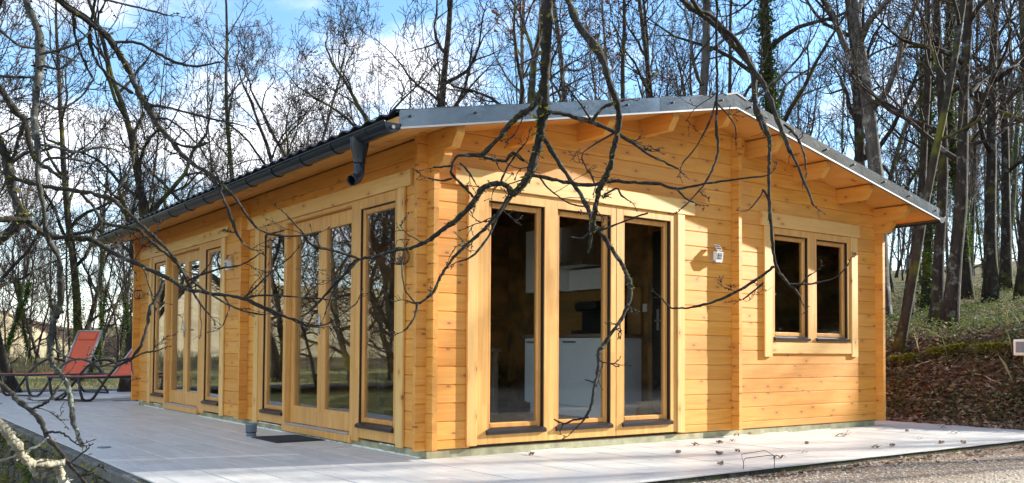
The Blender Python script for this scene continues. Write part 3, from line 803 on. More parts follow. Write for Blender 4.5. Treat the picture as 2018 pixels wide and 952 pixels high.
# ---------------------------------------------------------------- inside the chalet
def build_inside():
    mb = MB(); mb.box(.06, .06, .05, GW-.1, GL-.1, .13); fl = cpart('inside_floor', mb, M['concrete'])
    mb = MB(); mb.box(3.45, .1, .131, 3.50, 3.69, 2.45); cpart('partition', mb, M['inner'])
    mb = MB(); mb.box(.1, 3.70, .131, 5.85, 3.745, 2.45); cpart('partition', mb, M['inner'])
    mb = MB(); mb.box(3.415, .62, .135, 3.448, 1.03, 2.12, .004); d = cpart('inner_door', mb, M['dark'])
    mb = MB(); mb.tube([(3.412, .95, 1.17), (3.37, .95, 1.17), (3.37, .86, 1.17)], .01, 8); mb.box(3.405, .935, 1.07, 3.414, .965, 1.29); put('handle', mb, M['steel'], d)
    mb = MB(); mb.box(3.405, 1.035, .131, 3.449, 1.10, 2.2, .004); mb.box(3.405, .55, .131, 3.449, .615, 2.2, .004); mb.box(3.405, .615, 2.125, 3.449, 1.035, 2.2, .004); put('door_trim', mb, M['inner'], d)
    mb = MB(); mb.box(3.392, 1.10, 1.27, 3.404, 1.165, 1.355, .004); mb.box(3.387, 1.12, 1.29, 3.391, 1.145, 1.335, .002)
    tag(put('light_switch', mb, M['whiteplastic']), 'white light switch on the wooden wall beside the dark inner door', 'light switch')
    # base units
    k = thing('kitchen_unit', 'white kitchen base cabinets with brown worktop behind the tall gable window', 'kitchen unit', (2.88, 1.9, .13))
    def kb(name, b, mat, c=.003):
        m2 = MB(); m2.box(b[0]-2.88, b[1]-1.9, b[2]-.13, b[3]-2.88, b[4]-1.9, b[5]-.13, c); return put(name, m2, mat, k)
    X = 2.87
    kb('carcass', (X+.02, 1.25, .25, 3.44, 2.55, .99), M['white'])
    for a, b in ((1.235, 1.895), (1.90, 2.56)):
        dd = kb('cabinet_door', (X, a, .262, X+.018, b, .985), M['white'])
        m2 = MB(); m2.box(X-.018-2.88, (b-.05-.2)-1.9, .935-.13, X-.002-2.88, b-.05-1.9, .955-.13, .004); put('handle', m2, M['steel'], dd)
    kb('end_panel', (X+.02, 1.225, .25, 3.44, 1.247, .985), M['white'])
    kb('kickboard', (X+.06, 1.26, .135, 3.40, 2.53, .248), M['white'])
    kb('worktop', (X-.02, 1.2, .992, 3.445, 2.6, 1.03), M['worktop'])
    kb('splashback', (3.40, 1.2, 1.031, 3.446, 2.7, 1.54), M['splash'])
    # wall units with the hood between
    w = thing('wall_cupboard', 'white kitchen wall cupboards with a thin cooker hood between them', 'cupboard', (3.25, 1.9, 1.55))
    def wb(name, b, mat):
        m2 = MB(); m2.box(b[0]-3.25, b[1]-1.9, b[2]-1.55, b[3]-3.25, b[4]-1.9, b[5]-1.55, .003); return put(name, m2, mat, w)
    wb('cupboard_body', (3.12, 2.30, 1.54, 3.445, 2.86, 2.28), M['white']); dd = wb('cupboard_door', (3.10, 2.305, 1.545, 3.117, 2.855, 2.275), M['white'])
    m2 = MB(); m2.box(3.085-3.25, 2.36-1.9, 1.60-1.55, 3.098-3.25, 2.52-1.9, 1.62-1.55, .003); put('handle', m2, M['dark'], dd)
    wb('hood', (3.02, 1.72, 1.80, 3.445, 2.295, 1.845), M['steel']); wb('hood_box', (3.2, 1.73, 1.846, 3.445, 2.29, 2.28), M['steel'])
    wb('cupboard_body', (3.3, 1.73, 1.545, 3.445, 2.29, 1.78), M['white'])
    # coffee machine
    c = thing('coffee_machine', 'black coffee machine standing on the brown kitchen worktop', 'coffee machine', (3.14, 1.62, 1.03)); c.scale = (1.35, 1.6, 1.15)
    m2 = MB(); m2.box(-.10, -.14, 0, .18, .17, .04, .01); m2.box(.02, -.14, .04, .18, .17, .3, .01); put('body', m2, M['dark'], c)
    m2 = MB(); m2.box(-.11, -.1, .22, .018, .12, .31, .02); put('brew_head', m2, M['dark'], c)
    m2 = MB(); m2.prism([(.0, .31), (.10, .31), (.16, .48), (.12, .49)], 'y', -.13, -.02); put('lid', m2, M['dark'], c)
    # table by the left light
    t = thing('dining_table', 'dark wooden table with white cloth bundle seen dimly through left gable light', 'table', (1.9, 2.9, .13))
    m2 = MB(); m2.box(-.6, -.4, .70, .6, .4, .74, .005); put('table_top', m2, M['worktop'], t)
    for sx in (-1, 1):
        for sy in (-1, 1):
            m2 = MB(); m2.box(sx*.54-.03, sy*.34-.03, 0, sx*.54+.03, sy*.34+.03, .70, .003); put('leg', m2, M['worktop'], t)
build_inside()

# ---------------------------------------------------------------- small fittings outside
def solar_lamp(label, wall, p):
    """solar flood light; local x points out of the wall, y along it"""
    rz = {'gable': R(-90), 'long': R(180)}[wall]
    t = thing('solar_floodlight', label, 'solar lamp', p, rz, None)
    t.scale = (.7, .7, .7)
    mb = MB(); mb.box(.001, -.05, -.07, .012, .05, .05, .003); mb.tube([(.01, -.035, -.07), (.05, -.035, -.085), (.07, 0, -.085), (.05, .035, -.085), (.01, .035, -.07)], .005, 6); put('bracket', mb, M['steel'], t)
    mb = MB(); mb.prism([(.04, -.055), (.095, -.085), (.115, .055), (.045, .065)], 'y', -.062, .062); put('lamp_body', mb, M['whiteplastic'], t)
    mb = MB(); mb.prism([(.101, -.045), (.104, -.0445), (.1165, .042), (.1135, .043)], 'y', -.045, .045); lens = put('lens', mb, M['steel'], t)
    for i in range(3):
        for j in range(2):
            mb = MB(); zc = -.022+.042*j; xo = .1045+.0069*(zc+.045)/.044*.9
            mb.box(xo, -.034+.026*i, zc-.014, xo+.005, -.034+.026*i+.017, zc+.014, .001); put('led', mb, M['greyplastic'], lens)
    mb = MB(); mb.tube([(.07, 0, .055), (.085, 0, .10)], .008, 6); put('stem', mb, M['steel'], t)
    mb = MB(); mb.prism([(.055, .155), (.048, .150), (.098, .075), (.105, .080)], 'y', -.05, .05); pn = put('solar_panel', mb, M['clay'], t)
    mb = MB()
    for i in range(3):
        for j in range(2):
            u0 = .08+.46*j; P0 = lambda u, w: (.055+.05*u+w*.83, .155-.075*u+w*.55)
            mb.prism([P0(u0, .001), P0(u0, .004), P0(u0+.36, .004), P0(u0+.36, .001)], 'y', -.044+.03*i, -.044+.03*i+.024)
    put('solar_cell', mb, M['dark'], pn)
    return t
solar_lamp('white solar floodlight with bracket on the sunny gable wall', 'gable', (3.20, -.001, 1.76))
solar_lamp('white solar floodlight with tilted panel on the shaded long wall', 'long', (-.001, 4.22, 1.79))

def lantern(label, p):
    t = thing('wire_lantern', label, 'lantern', p)
    mb = MB(); n = 12
    for k in range(n):
        a = 2*math.pi*k/n; pts = []
        for i in range(7):
            th = -1.25+2.3*i/6; r = .072*math.cos(th*.85)+.004; pts.append((r*math.cos(a), r*math.sin(a), .062*math.sin(th)))
        mb.tube(pts, .0028, 5)
    put('cage', mb, M['dark'], t, True)
    mb = MB()
    for z, r in ((.055, .045), (-.06, .035)): mb.tube([(r*math.cos(2*math.pi*k/16), r*math.sin(2*math.pi*k/16), z) for k in range(17)], .004, 5)
    put('rim', mb, M['dark'], t, True)
    mb = MB(); mb.lathe([(.0, -.058), (.022, -.058), (.022, -.01), (.0, -.008)], 12); put('candle', mb, M['worktop'], t, True)
    mb = MB(); mb.lathe([(.0, .058), (.046, .052), (.046, .062), (.03, .068), (.0, .07)], 16); put('lid', mb, M['dark'], t, True)
    mb = MB(); mb.tube([(.044*math.cos(R(180*k/10)), 0, .055+.075*math.sin(R(180*k/10))) for k in range(11)], .0025, 5); put('handle', mb, M['dark'], t, True)
    mb = MB(); mb.tube([(0, 0, .13), (.03, 0, .135), (.085, 0, .135)], .003, 5); put('hook', mb, M['dark'], t, True)
lantern('small round wire lantern hung at the far end of the long wall', (-.085, 7.86, 1.62))
lantern('small round wire lantern hung at the near corner by glazed door', (-.085, .26, 1.565))

def build_misc():
    t = thing('rain_pot', 'grey plastic pipe collar standing on tiles beside the doormat', 'pot', (-.40, 2.50, TZ))
    mb = MB(); mb.lathe([(.044, 0), (.046, .03), (.046, .04), (.052, .042), (.052, .105), (.056, .107), (.056, .122), (.048, .122), (.046, .06), (.0, .05)], 24); put('body', mb, M['greyplastic'], t, True)
    mb = MB(); mb.lathe([(.0475, .03), (.0485, .032), (.0485, .038), (.0475, .04)], 24); put('seal_ring', mb, M['dark'], t)
    t = thing('doormat', 'dark ribbed doormat lying on tiles before the glazed door', 'doormat', (-.235, 2.04, TZ+.001))
    mb = MB(); mb.box(-.225, -.30, 0, .225, .30, .008, .002); put('base', mb, M['mat'], t)
    mb = MB()
    for i in range(28): mb.box(-.20+.0145*i, -.275, .0082, -.20+.0145*i+.008, .275, .012)
    put('rib', mb, M['mat'], t)['kind'] = 'stuff'
    # wire hoop sticking out of the gravel
    t = thing('wire_hoop', 'thin bent wire hoop sticking up from gravel at the terrace edge', 'wire', (1.62, -1.80, 0))
    mb = MB(); mb.tube([(-.05, .1, -.02), (-.052, .1, .08), (-.03, .1, .10), (.10, -.02, .125), (.125, -.03, .115), (.12, -.03, .05), (.118, -.03, -.02)], .0028, 5)
    mb.tube([(-.05, .11, .085), (.0, .16, .12), (.12, .05, .15), (.125, -.025, .12)], .0022, 5); put('hoop', mb, M['dark'], t)
    # electricity box at the right edge of the picture
    b = at(2021, 685, 11.2)
    t = thing('meter_box', 'small white electric box on a post at the foot of the bank', 'electric box', (b.x, b.y, hgt(b.x, b.y)))
    hz = b.z-hgt(b.x, b.y)
    mb = MB(); mb.box(.01, -.035, -.3, .08, .035, hz+.05, .004); put('post', mb, M['plinth'], t)
    mb = MB(); mb.box(-.09, -.12, hz-.10, .008, .10, hz+.10, .012); bx = put('box', mb, M['whiteplastic'], t)
    mb = MB(); mb.box(-.098, -.09, hz-.06, -.091, .07, hz+.07, .003); put('cover', mb, M['greyplastic'], bx)
build_misc()

def lounger(label, p, rz, back):
    t = thing('sun_lounger', label, 'sun lounger', p, rz, 'sun loungers on the far end of the terrace')
    for s in (-1, 1):
        y = .33*s
        mb = MB(); mb.tube([(-.02, y*.92, .37), (1.30, y*.92, .36), (1.95, y*.92, .35)], .016, 8); put('rail', mb, M['lframe'], t, True)
        path = [(.02, y, .37), (.06, y, .16), (.10, y, .05), (.15, y, .016), (.24, y, .016), (.30, y, .05), (.42, y, .20), (.56, y, .38), (.72, y, .53), (.90, y, .615), (1.08, y, .63), (1.26, y, .585), (1.40, y, .50), (1.50, y, .40)]
        mb = MB(); mb.tube(path, .021, 8); put('arm', mb, M['lframe'], t, True)
        mb = MB(); mb.tube([(1.38, y*.95, .36), (1.62, y*.95, .10), (1.68, y*.95, .012)], .018, 8); put('leg', mb, M['lframe'], t, True)
    for a_, b_, w_ in (((-.02, -.30, .37), (-.02, .30, .37), .018), ((1.68, -.31, .02), (1.68, .31, .02), .015), ((.2, -.33, .018), (.2, .33, .018), .012)):
        mb = MB(); mb.tube([a_, b_], w_, 8); put('crossbar', mb, M['lframe'], t, True)
    mb = MB(); n = 12
    top = []; 
    for i in range(n+1):
        x = -.01+1.2*i/n; z = .394-.012*math.sin(math.pi*(i/n))
        top.append((x, z))
    pr = top+[(x, z-.008) for x, z in reversed(top)]
    mb.prism([(x, z) for x, z in pr], 'y', -.285, .285); put('seat_sling', mb, M['sling'], t, False)
    # backrest
    L_, a = .82, R(back); bx, bz = 1.19, .375
    ca, sa = math.cos(a), math.sin(a)
    q = lambda u, w: (bx+ca*u-sa*w, bz+sa*u+ca*w)
    mb = MB(); mb.prism([q(0, 0), q(.3, -.012), q(L_, 0), q(L_, -.01), q(.3, -.022), q(0, -.01)][::1], 'y', -.275, .275); put('back_sling', mb, M['sling'], t)
    mb = MB(); mb.prism([q(L_-.17, .001), q(L_-.16, .02), q(L_-.05, .02), q(L_-.04, .001)], 'y', -.22, .22); put('head_pad', mb, M['sling'], t)
    mb = MB()
    for s in (-1, 1):
        mb.tube([(q(-.02, 0)[0], .295*s, q(-.02, 0)[1]), (q(L_+.01, 0)[0], .295*s, q(L_+.01, 0)[1])], .021, 8)
    mb.tube([(q(L_+.01, 0)[0], -.295, q(L_+.01, 0)[1]), (q(L_+.01, 0)[0], .295, q(L_+.01, 0)[1])], .016, 8); put('back_frame', mb, M['lrail'], t, True)
    mb = MB()
    for s in (-1, 1): mb.tube([(q(.38, -.02)[0], .27*s, q(.38, -.02)[1]), (1.62, .27*s, .37)], .011, 6)
    put('stay', mb, M['lrail'], t, True)
lounger('near orange sling sun lounger with dark arched arms, partly behind the house corner', (-.77, 9.465, TZ), R(27.7), 48)
lounger('far orange sling sun lounger with upright raised backrest', (-1.20, 11.35, TZ), R(27.7), 66)

# ---------------------------------------------------------------- trees
def perp(d, rng):
    v = Vector((rng.gauss(0, 1), rng.gauss(0, 1), rng.gauss(0, 1))); v -= d*v.dot(d)
    return v.normalized() if v.length > 1e-4 else d.orthogonal().normalized()
def sprout(mbs, rng, p, d, L, r, lev, maxlev, kids, gnarl=.35, trop=.12, rmin=.0045, ends=None):
    """a crooked branch with side branches; mbs maps level to a mesh builder"""
    n = {0: 9, 1: 7, 2: 5, 3: 4}.get(lev, 3)
    pts = [p.copy()]; dirs = [d.copy()]; q = p.copy(); dd = d.copy(); 
    for i in range(n):
        dd = (dd+perp(dd, rng)*gnarl*rng.uniform(.3, 1)+Vector((0, 0, trop))).normalized(); q = q+dd*(L/n); pts.append(q.copy()); dirs.append(dd.copy())
    rad = [max(rmin, r*(1-.78*i/n)) for i in range(n+1)]
    mbs[min(lev, len(mbs)-1)].tube(pts, rad, {0: 8, 1: 6, 2: 4}.get(lev, 3), lev < 2)
    if ends is not None and lev >= maxlev-1: ends.append(pts[-1])
    if lev >= maxlev: return
    k = kids[lev]
    for c in range(k):
        f = (.22+.76*(c+rng.random()*.8)/k) if lev else (.3+.68*(c+rng.random()*.7)/k)
        i = min(n-1, int(f*n)); u = f*n-i; s = pts[i].lerp(pts[i+1], u); b = dirs[i+1]
        ang = rng.uniform(.55, 1.15); nd = (b*math.cos(ang)+perp(b, rng)*math.sin(ang)).normalized()
        sprout(mbs, rng, s, nd, L*rng.uniform(.42, .66)*(1.1-.5*f), max(rmin, rad[i]*rng.uniform(.5, .72)), lev+1, maxlev, kids, gnarl, trop, rmin, ends)
    # leading shoot
    sprout(mbs, rng, pts[-1], dirs[-1], L*.45, rad[-1]*.95, lev+1, maxlev, kids, gnarl, trop, rmin, ends)
def tree_proto(seed, kind):
    rng = random.Random(seed); tr = MB(); cr = MB(); ends = []
    if kind == 'tall': H, r, clear, nl, ll, kids, lean, g = 13, .155, .28, 13, 3.4, [0, 4, 4, 3], .05, .42
    elif kind == 'open': H, r, clear, nl, ll, kids, lean, g = 10, .15, .2, 12, 3.9, [0, 5, 4, 4], .22, .55
    elif kind == 'pole': H, r, clear, nl, ll, kids, lean, g = 11.5, .075, .3, 10, 1.9, [0, 4, 3, 3], .10, .3
    elif kind == 'fine': H, r, clear, nl, ll, kids, lean, g = 8.5, .085, .12, 15, 3.0, [0, 5, 4, 4], .15, .3
    else: H, r, clear, nl, ll, kids, lean, g = 6, .07, .1, 9, 1.6, [0, 4, 4, 3], .25, .45
    d = Vector((rng.gauss(0, lean), rng.gauss(0, lean), 1)).normalized(); n = 14; q = Vector((0, 0, -.25)); pts = [q.copy()]
    for i in range(n):
        d = (d+perp(d, rng)*(.05 if kind in ('tall', 'pole') else .13)+Vector((0, 0, .05))).normalized(); q = q+d*(H/n); pts.append(q.copy())
    rad = [r*(1.5 if i == 0 else 1.12 if i == 1 else 1)*(1-.8*i/n) for i in range(n+1)]
    # a little flutter so that trunks are not perfect cones
    tr.tube(pts, [v*rng.uniform(.93, 1.07) for v in rad], 10)
    a = rng.uniform(0, 6)
    for c in range(nl):
        f = clear+(1-clear)*(c+.5*rng.random())/nl; i = min(n-1, int(f*n)); s = pts[i].lerp(pts[i+1], f*n-i)
        a += 2.4+rng.uniform(-.5, .5); el = rng.uniform(.15, .75)+.4*f
        nd = Vector((math.cos(a)*math.cos(el), math.sin(a)*math.cos(el), math.sin(el)))
        sprout([tr, tr, cr, cr, cr], rng, s, nd, ll*rng.uniform(.7, 1.15)*(1.15-.65*f), rad[i]*rng.uniform(.42, .66), 1, 4, kids, g, .1, .006, ends)
    sprout([tr, tr, cr, cr], rng, pts[-1], d, 1.6, rad[-1], 1, 4, kids, g, .1, .006, ends)
    return dict(trunk=tr, crown=cr, pts=pts, rad=rad, ends=ends, H=H)
PROTO = {}
for kind, cnt in (('tall', 4), ('open', 4), ('pole', 4), ('fine', 3), ('bushy', 3)):
    for k in range(cnt):
        P_ = tree_proto(100+17*k+len(PROTO)*31, kind)
        P_['tmesh'] = {m: P_['trunk'].mesh('trunk', M[m], True) for m in ('bark', 'bark_grey', 'bark_moss')}
        P_['cmesh'] = P_['crown'].mesh('crown', M['twig'], True)
        PROTO[(kind, k)] = P_
def leaves_mesh(Pr, seed, n, size=.10):
    rng = random.Random(seed); b = MB(); cl = [rng.choice(Pr['ends']) for _ in range(max(3, n//26))]
    for i in range(n):
        c = rng.choice(cl); b.leaf((c.x+rng.gauss(0, .22), c.y+rng.gauss(0, .22), c.z+rng.gauss(0, .16)), size*rng.uniform(.7, 1.3), rng)
    return b.mesh('dead_leaves', M['redleaf'])
def ivy_mesh(Pr, seed, z0, z1, n, sc=1.):
    rng = random.Random(seed); b = MB(); pts, rad = Pr['pts'], Pr['rad']
    for i in range(n):
        f = rng.uniform(z0, z1)*(len(pts)-1); k = min(len(pts)-2, int(f)); c = pts[k].lerp(pts[k+1], f-k); r = rad[k]*1.05
        a = rng.uniform(0, 6.283); rr = r+abs(rng.gauss(.02, .05))*sc; b.leaf((c.x+rr*math.cos(a), c.y+rr*math.sin(a), c.z), rng.uniform(.05, .10)*sc, rng)
    return b.mesh('ivy', M['ivy'])
def tree(kind, k, x, y, s, rz, label, bark='bark', group=None, name='oak_tree', leaves=0, ivy=None, lean=(0, 0), sxy=1.):
    Pr = PROTO[(kind, k)]
    t = thing(name, label, 'tree', (x, y, hgt(x, y)), rz, group); t.scale = (s*sxy, s*sxy, s); t.rotation_euler = (lean[0], lean[1], rz)
    link('trunk', Pr['tmesh'][bark], t); link('crown', Pr['cmesh'], t)
    if leaves: link('dead_leaves', leaves_mesh(Pr, int(x*10)+7, leaves), t)
    if ivy: link('ivy', ivy_mesh(Pr, int(x*7)+3, *ivy), t)
    return t
def tpx(px, d):
    """ground position under a pixel column at a distance along the view axis"""
    p = at(px, 690, d); return p.x, p.y
rngT = random.Random(21)
# trees one can single out, by pixel column and distance: kind, proto, px, distance, trunk width px, bark, label, extras
SINGLE = [
    ('tall', 0, 1736, 17.5, 31, 'bark_grey', 'thick pale grey tree trunk rising straight behind right roof slope', {}),
    ('tall', 1, 1700, 20, 24, 'bark', 'dark tree trunk just left of the thick pale grey trunk', {}),
    ('tall', 2, 1578, 19, 26, 'bark_moss', 'tree with bright green ivy sleeve rising behind the roof ridge', dict(ivy=(.0, .8, 5200))),
    ('tall', 3, 1405, 19, 24, 'bark_grey', 'pale grey trunk rising behind the roof left of the ridge', {}),
    ('open', 0, 985, 17, 24, 'bark_moss', 'tree trunk yellow with moss behind the left roof slope', {}),
    ('open', 1, 1035, 16, 26, 'bark_moss', 'mossy leaning trunk right of the yellow mossed trunk', dict(lean=(0, -.12))),
    ('tall', 0, 822, 19, 22, 'bark', 'straight dark trunk standing behind the gutter end', {}),
    ('open', 2, 925, 18, 18, 'bark', 'leaning tree with russet leaves left of the yellow mossed trunk', dict(lean=(0, -.5), leaves=1100)),
    ('open', 3, 770, 20, 16, 'bark_moss', 'crooked tree behind the gutter with forked mossy trunk', dict(lean=(0, -.15))),
    ('open', 0, 672, 19, 16, 'bark', 'crooked tree rising behind the middle of the gutter', dict(lean=(0, -.2), leaves=300)),
    ('open', 2, 632, 24, 15, 'bark', 'thin trunk leaning left above the middle of the long roof', dict(lean=(0, -.25))),
    ('pole', 0, 505, 24, 12, 'bark_moss', 'slim tree with ivy standing left of the long roof middle', dict(ivy=(.2, .6, 1200, .8))),
    ('tall', 1, 1275, 21, 18, 'bark', 'dark upright tree behind the roof left of the pale grey trunk', dict(leaves=500)),
    ('open', 1, 1310, 20, 16, 'bark', 'dark tree with forking trunk close beside the upright one behind the roof', dict(lean=(0, .2))),
    ('pole', 1, 1190, 19, 13, 'bark_moss', 'slim tree spotted with yellow moss behind the roof', dict(leaves=200)),
    ('pole', 2, 1112, 20, 14, 'bark_grey', 'slim grey tree behind the roof with russet leaves', dict(leaves=400)),
    ('tall', 2, 1866, 14.2, 26, 'bark', 'lichen spotted trunk nearest the bank with mossy foot', {}),
    ('tall', 3, 1842, 15.5, 22, 'bark', 'dark lichened trunk close behind the nearest lichen spotted trunk', {}),
    ('pole', 3, 1762, 13.0, 17, 'bark_moss', 'dark mossy trunk right beside the house corner', {}),
    ('pole', 1, 1785, 17, 16, 'bark', 'thin dark trunk behind the mossy one by the house corner', {}),
    ('tall', 0, 1951, 21, 22, 'bark', 'dark trunk standing in grass high on the right bank', {}),
    ('tall', 1, 1982, 24, 18, 'bark', 'slightly smaller dark trunk right of the one high on the bank', {}),
    ('tall', 3, 2012, 21, 22, 'bark_moss', 'broad based mossy trunk at the right picture edge', {}),
    ('tall', 2, 1905, 22, 19, 'bark_moss', 'leaning trunk wrapped in dark ivy in the right wood', dict(ivy=(.1, .9, 5200, 1.0), lean=(0, .07))),
    ('pole', 2, 1822, 20, 14, 'bark_moss', 'tall slim trunk streaked with moss right of the thick grey trunk', dict(ivy=(.0, .45, 1600))),
    ('open', 3, 1640, 22, 14, 'bark', 'crooked dark tree between the ivy sleeve and thick grey trunk', dict(leaves=200)),
    ('open', 0, 1520, 23, 13, 'bark', 'crooked tree behind the roof just left of the ivy sleeved tree', {}),
]
def build_trees():
    for kind, k, px, d, w, bark, label, ex in SINGLE:
        Pr = PROTO[(kind, k)]; x, y = tpx(px, d); r = w/2*d/FPX; sc = max(.75, min(1.6, r/Pr['rad'][2]))
        ex = dict(ex); ln = ex.pop('lean', (0, 0))
        tree(kind, k, x, y, sc, rngT.uniform(0, 6.28), label, bark, None, 'oak_tree', lean=(ln[0]*.8, ln[1]), sxy=max(.7, min(1.5, r/Pr['rad'][2]/sc)), **ex)
    def clump(n, px0, px1, d0, d1, kinds, label, group, name, s0=.8, s1=1.2, leaf=.15, barks=('bark', 'bark', 'bark_moss', 'bark_grey'), ivy=.08):
        for i in range(n):
            px = px0+(px1-px0)*(i+rngT.random())/n; d = rngT.uniform(d0, d1); x, y = tpx(px, d)
            kind = rngT.choice(kinds); k = rngT.randrange({'tall': 4, 'open': 4, 'pole': 4, 'fine': 3, 'bushy': 3}[kind])
            bk = rngT.choice(barks); lv = 150 if rngT.random() < leaf else 0; iv = (.0, .6, 2200) if rngT.random() < ivy else None
            lb = label+(' with ivy round its foot' if iv else ' with withered leaves' if lv else {'bark': '', 'bark_moss': ', its bark mossy', 'bark_grey': ', its bark pale'}[bk])
            tree(kind, k, x, y, rngT.uniform(s0, s1), rngT.uniform(0, 6.28), lb, bk, group, name, leaves=lv, ivy=iv, sxy=rngT.uniform(.45, .95), lean=(rngT.gauss(0, .05), rngT.gauss(0, .05)))
    clump(16, 1755, 2090, 24, 46, ['pole', 'pole', 'tall'], 'slim trunk crowding the wood on right bank', 'trunks of the wood on the bank', 'woodland_tree', .8, 1.15, ivy=.35)
    clump(10, 1755, 2090, 46, 75, ['tall', 'pole'], 'distant trunk deep in the wood at right', 'distant trunks deep in the wood', 'woodland_tree', .9, 1.3)
    clump(26, 1755, 2080, 30, 70, ['pole', 'fine', 'pole'], 'thin grey stem deep among the trunks of the right wood', 'thin stems deep in the right wood', 'woodland_sapling', .7, 1.1, .2, ('bark', 'bark_grey'))
    clump(16, 1760, 2080, 24, 48, ['bushy', 'bushy', 'fine'], 'low twiggy shrub under the trees of the right bank', 'twiggy shrubs on the right bank', 'woodland_shrub', .5, .9, .3)
    clump(15, 950, 1740, 24, 42, ['pole', 'tall', 'open'], 'bare tree crowding the wood behind chalet roof', 'bare trees behind the roof', 'woodland_tree', .85, 1.25, .3)
    clump(8, 420, 960, 26, 42, ['open', 'fine', 'pole'], 'bare twiggy tree beyond the long roof', 'bare trees beyond the long roof', 'bare_tree', .75, 1.1, .2)
    clump(15, -60, 460, 32, 50, ['fine', 'open'], 'bare tree along far edge of lawn', 'bare trees edging the lawn', 'bare_tree', .65, .95, .15)
    clump(36, -80, 440, 27, 37, ['bushy', 'bushy', 'pole'], 'slim hedge stem beyond the loungers', 'hedge stems beyond the loungers', 'hedge_tree', .6, 1.0, .1, ivy=.35)
    # a few singled out at the left
    x, y = tpx(245, 17.5); tree('open', 1, x, y, .8, 1.0, 'dark many limbed tree leaning beside the far house corner', 'bark_moss', lean=(0, -.25))
    x, y = tpx(154, 24); tree('tall', 0, x, y, .8, 2.0, 'stout ivied stump like trunk behind the orange lounger backrest', 'bark_moss', ivy=(.0, .3, 900))
    x, y = tpx(48, 17); tree('fine', 0, x, y, 1.05, 4.0, 'fine twigged bare tree rising at the left picture edge', 'bark')
    x, y = tpx(-40, 20); tree('fine', 1, x, y, 1.1, 2.0, 'fine twigged bare tree just outside the left picture edge', 'bark')
    # trees beside and behind the camera, mirrored in the panes
    for i, (x, y) in enumerate(((-4.9, 8.2), (-6.2, 11.5), (-4.4, 15.5), (-8.5, 18.5), (-5.8, 17.5), (-6, 10.5), (-5.2, 13.5), (-7.5, 16.5), (-9, 14), (-6.8, 20), (-13, 24), (-10, 31), (-20, 33), (-24, 26), (-9, 17), (-11, 19.5), (-12.5, 22), (-8.5, 23), (-14, 18), (-15, 25), (-10, 27), (-17, 22))):
        tree(('open', 'fine', 'bushy', 'fine')[i % 4], i % 3, x, y, rngT.uniform(.8, 1.15), rngT.uniform(0, 6), 'one of the bare trees left of the terrace mirrored in the glazed doors', 'bark_moss' if i % 2 else 'bark', 'trees left of the terrace', 'bare_tree')
    for i, (x, y) in enumerate(((6, -13), (9, -12), (12, -14), (8, -18), (14, -18), (18, -15), (11, -22), (20, -22), (16, -26), (5, -20), (22, -17), (25, -24), (3, -16), (13, -11))):
        tree(('tall', 'open', 'pole', 'tall')[i % 4], i % 4, x, y, rngT.uniform(.9, 1.25), rngT.uniform(0, 6), 'one of the dark trees across the drive mirrored in the gable panes', 'bark', 'trees across the drive', 'woodland_tree', ivy=(.0, .7, 2600, 1.6) if i % 2 == 0 else None)
    prot = []  # unseen evergreen bushes, added as a dark backdrop for the gable pane reflections
    for q in range(3):
        rg = random.Random(q+900); b = MB(); st = MB()
        for i in range(2600):
            u = rg.random(); a = rg.uniform(0, 6.283); rr = 1.9*math.sqrt(rg.random())*(1-u*.75)*(.75+.35*math.sin(a*3+q+u*5)); b.leaf((rr*math.cos(a), rr*math.sin(a), .1+6.2*u), rg.uniform(.2, .42), rg)
        for i in range(5):
            a = i*1.3; st.tube([(0, 0, -.2), (.3*math.cos(a), .3*math.sin(a), 2.5), (.6*math.cos(a), .6*math.sin(a), 5)], [.09, .06, .02], 6)
        prot.append((b.mesh('foliage', M['backdrop_leaf']), st.mesh('stem', M['bark'])))
    for i in range(16):
        a = R(-38-2.1*i); d = 14.5+3*(i % 3)+rngT.uniform(-1, 1); x, y = 3+d*math.cos(a), d*math.sin(a)
        t = thing('backdrop_bush', 'unseen dark evergreen bush added across the drive to darken the gable panes', 'bush', (x, y, hgt(x, y)), rngT.uniform(0, 6), 'unseen bushes added to darken the gable panes')
        t.scale = [rngT.uniform(.85, 1.2)]*3; link('foliage', prot[i % 3][0], t); link('stem', prot[i % 3][1], t)
    for i in range(9):  # farther added bushes, keeping bright sky out of the small window's reflection
        a = R(-27.5-1.9*i); d = 25+2.5*(i % 3); x, y = 5+d*math.cos(a), -1+d*math.sin(a)
        t = thing('backdrop_bush', 'unseen dark evergreen bush added across the drive to darken the gable panes', 'bush', (x, y, hgt(x, y)), rngT.uniform(0, 6), 'unseen bushes added to darken the gable panes')
        t.scale = (1.5, 1.5, rngT.uniform(1.35, 1.6)); link('foliage', prot[i % 3][0], t); link('stem', prot[i % 3][1], t)
    # thin trees far along the drive, whose stems draw the streaks of shade on the tiles
    for i, (x, y) in enumerate(((27, -5.0), (33, -9.4), (24, -7.6), (15, -5.2), (18, -5.9), (21, -6.6), (30, -8.6), (20, -4.6))):
        tree('pole', i % 4, x, y, .85+.05*(i % 3), i*1.3, 'one of the slim trees on the bank far along the drive', 'bark', 'slim trees along the drive', 'woodland_tree')
build_trees()

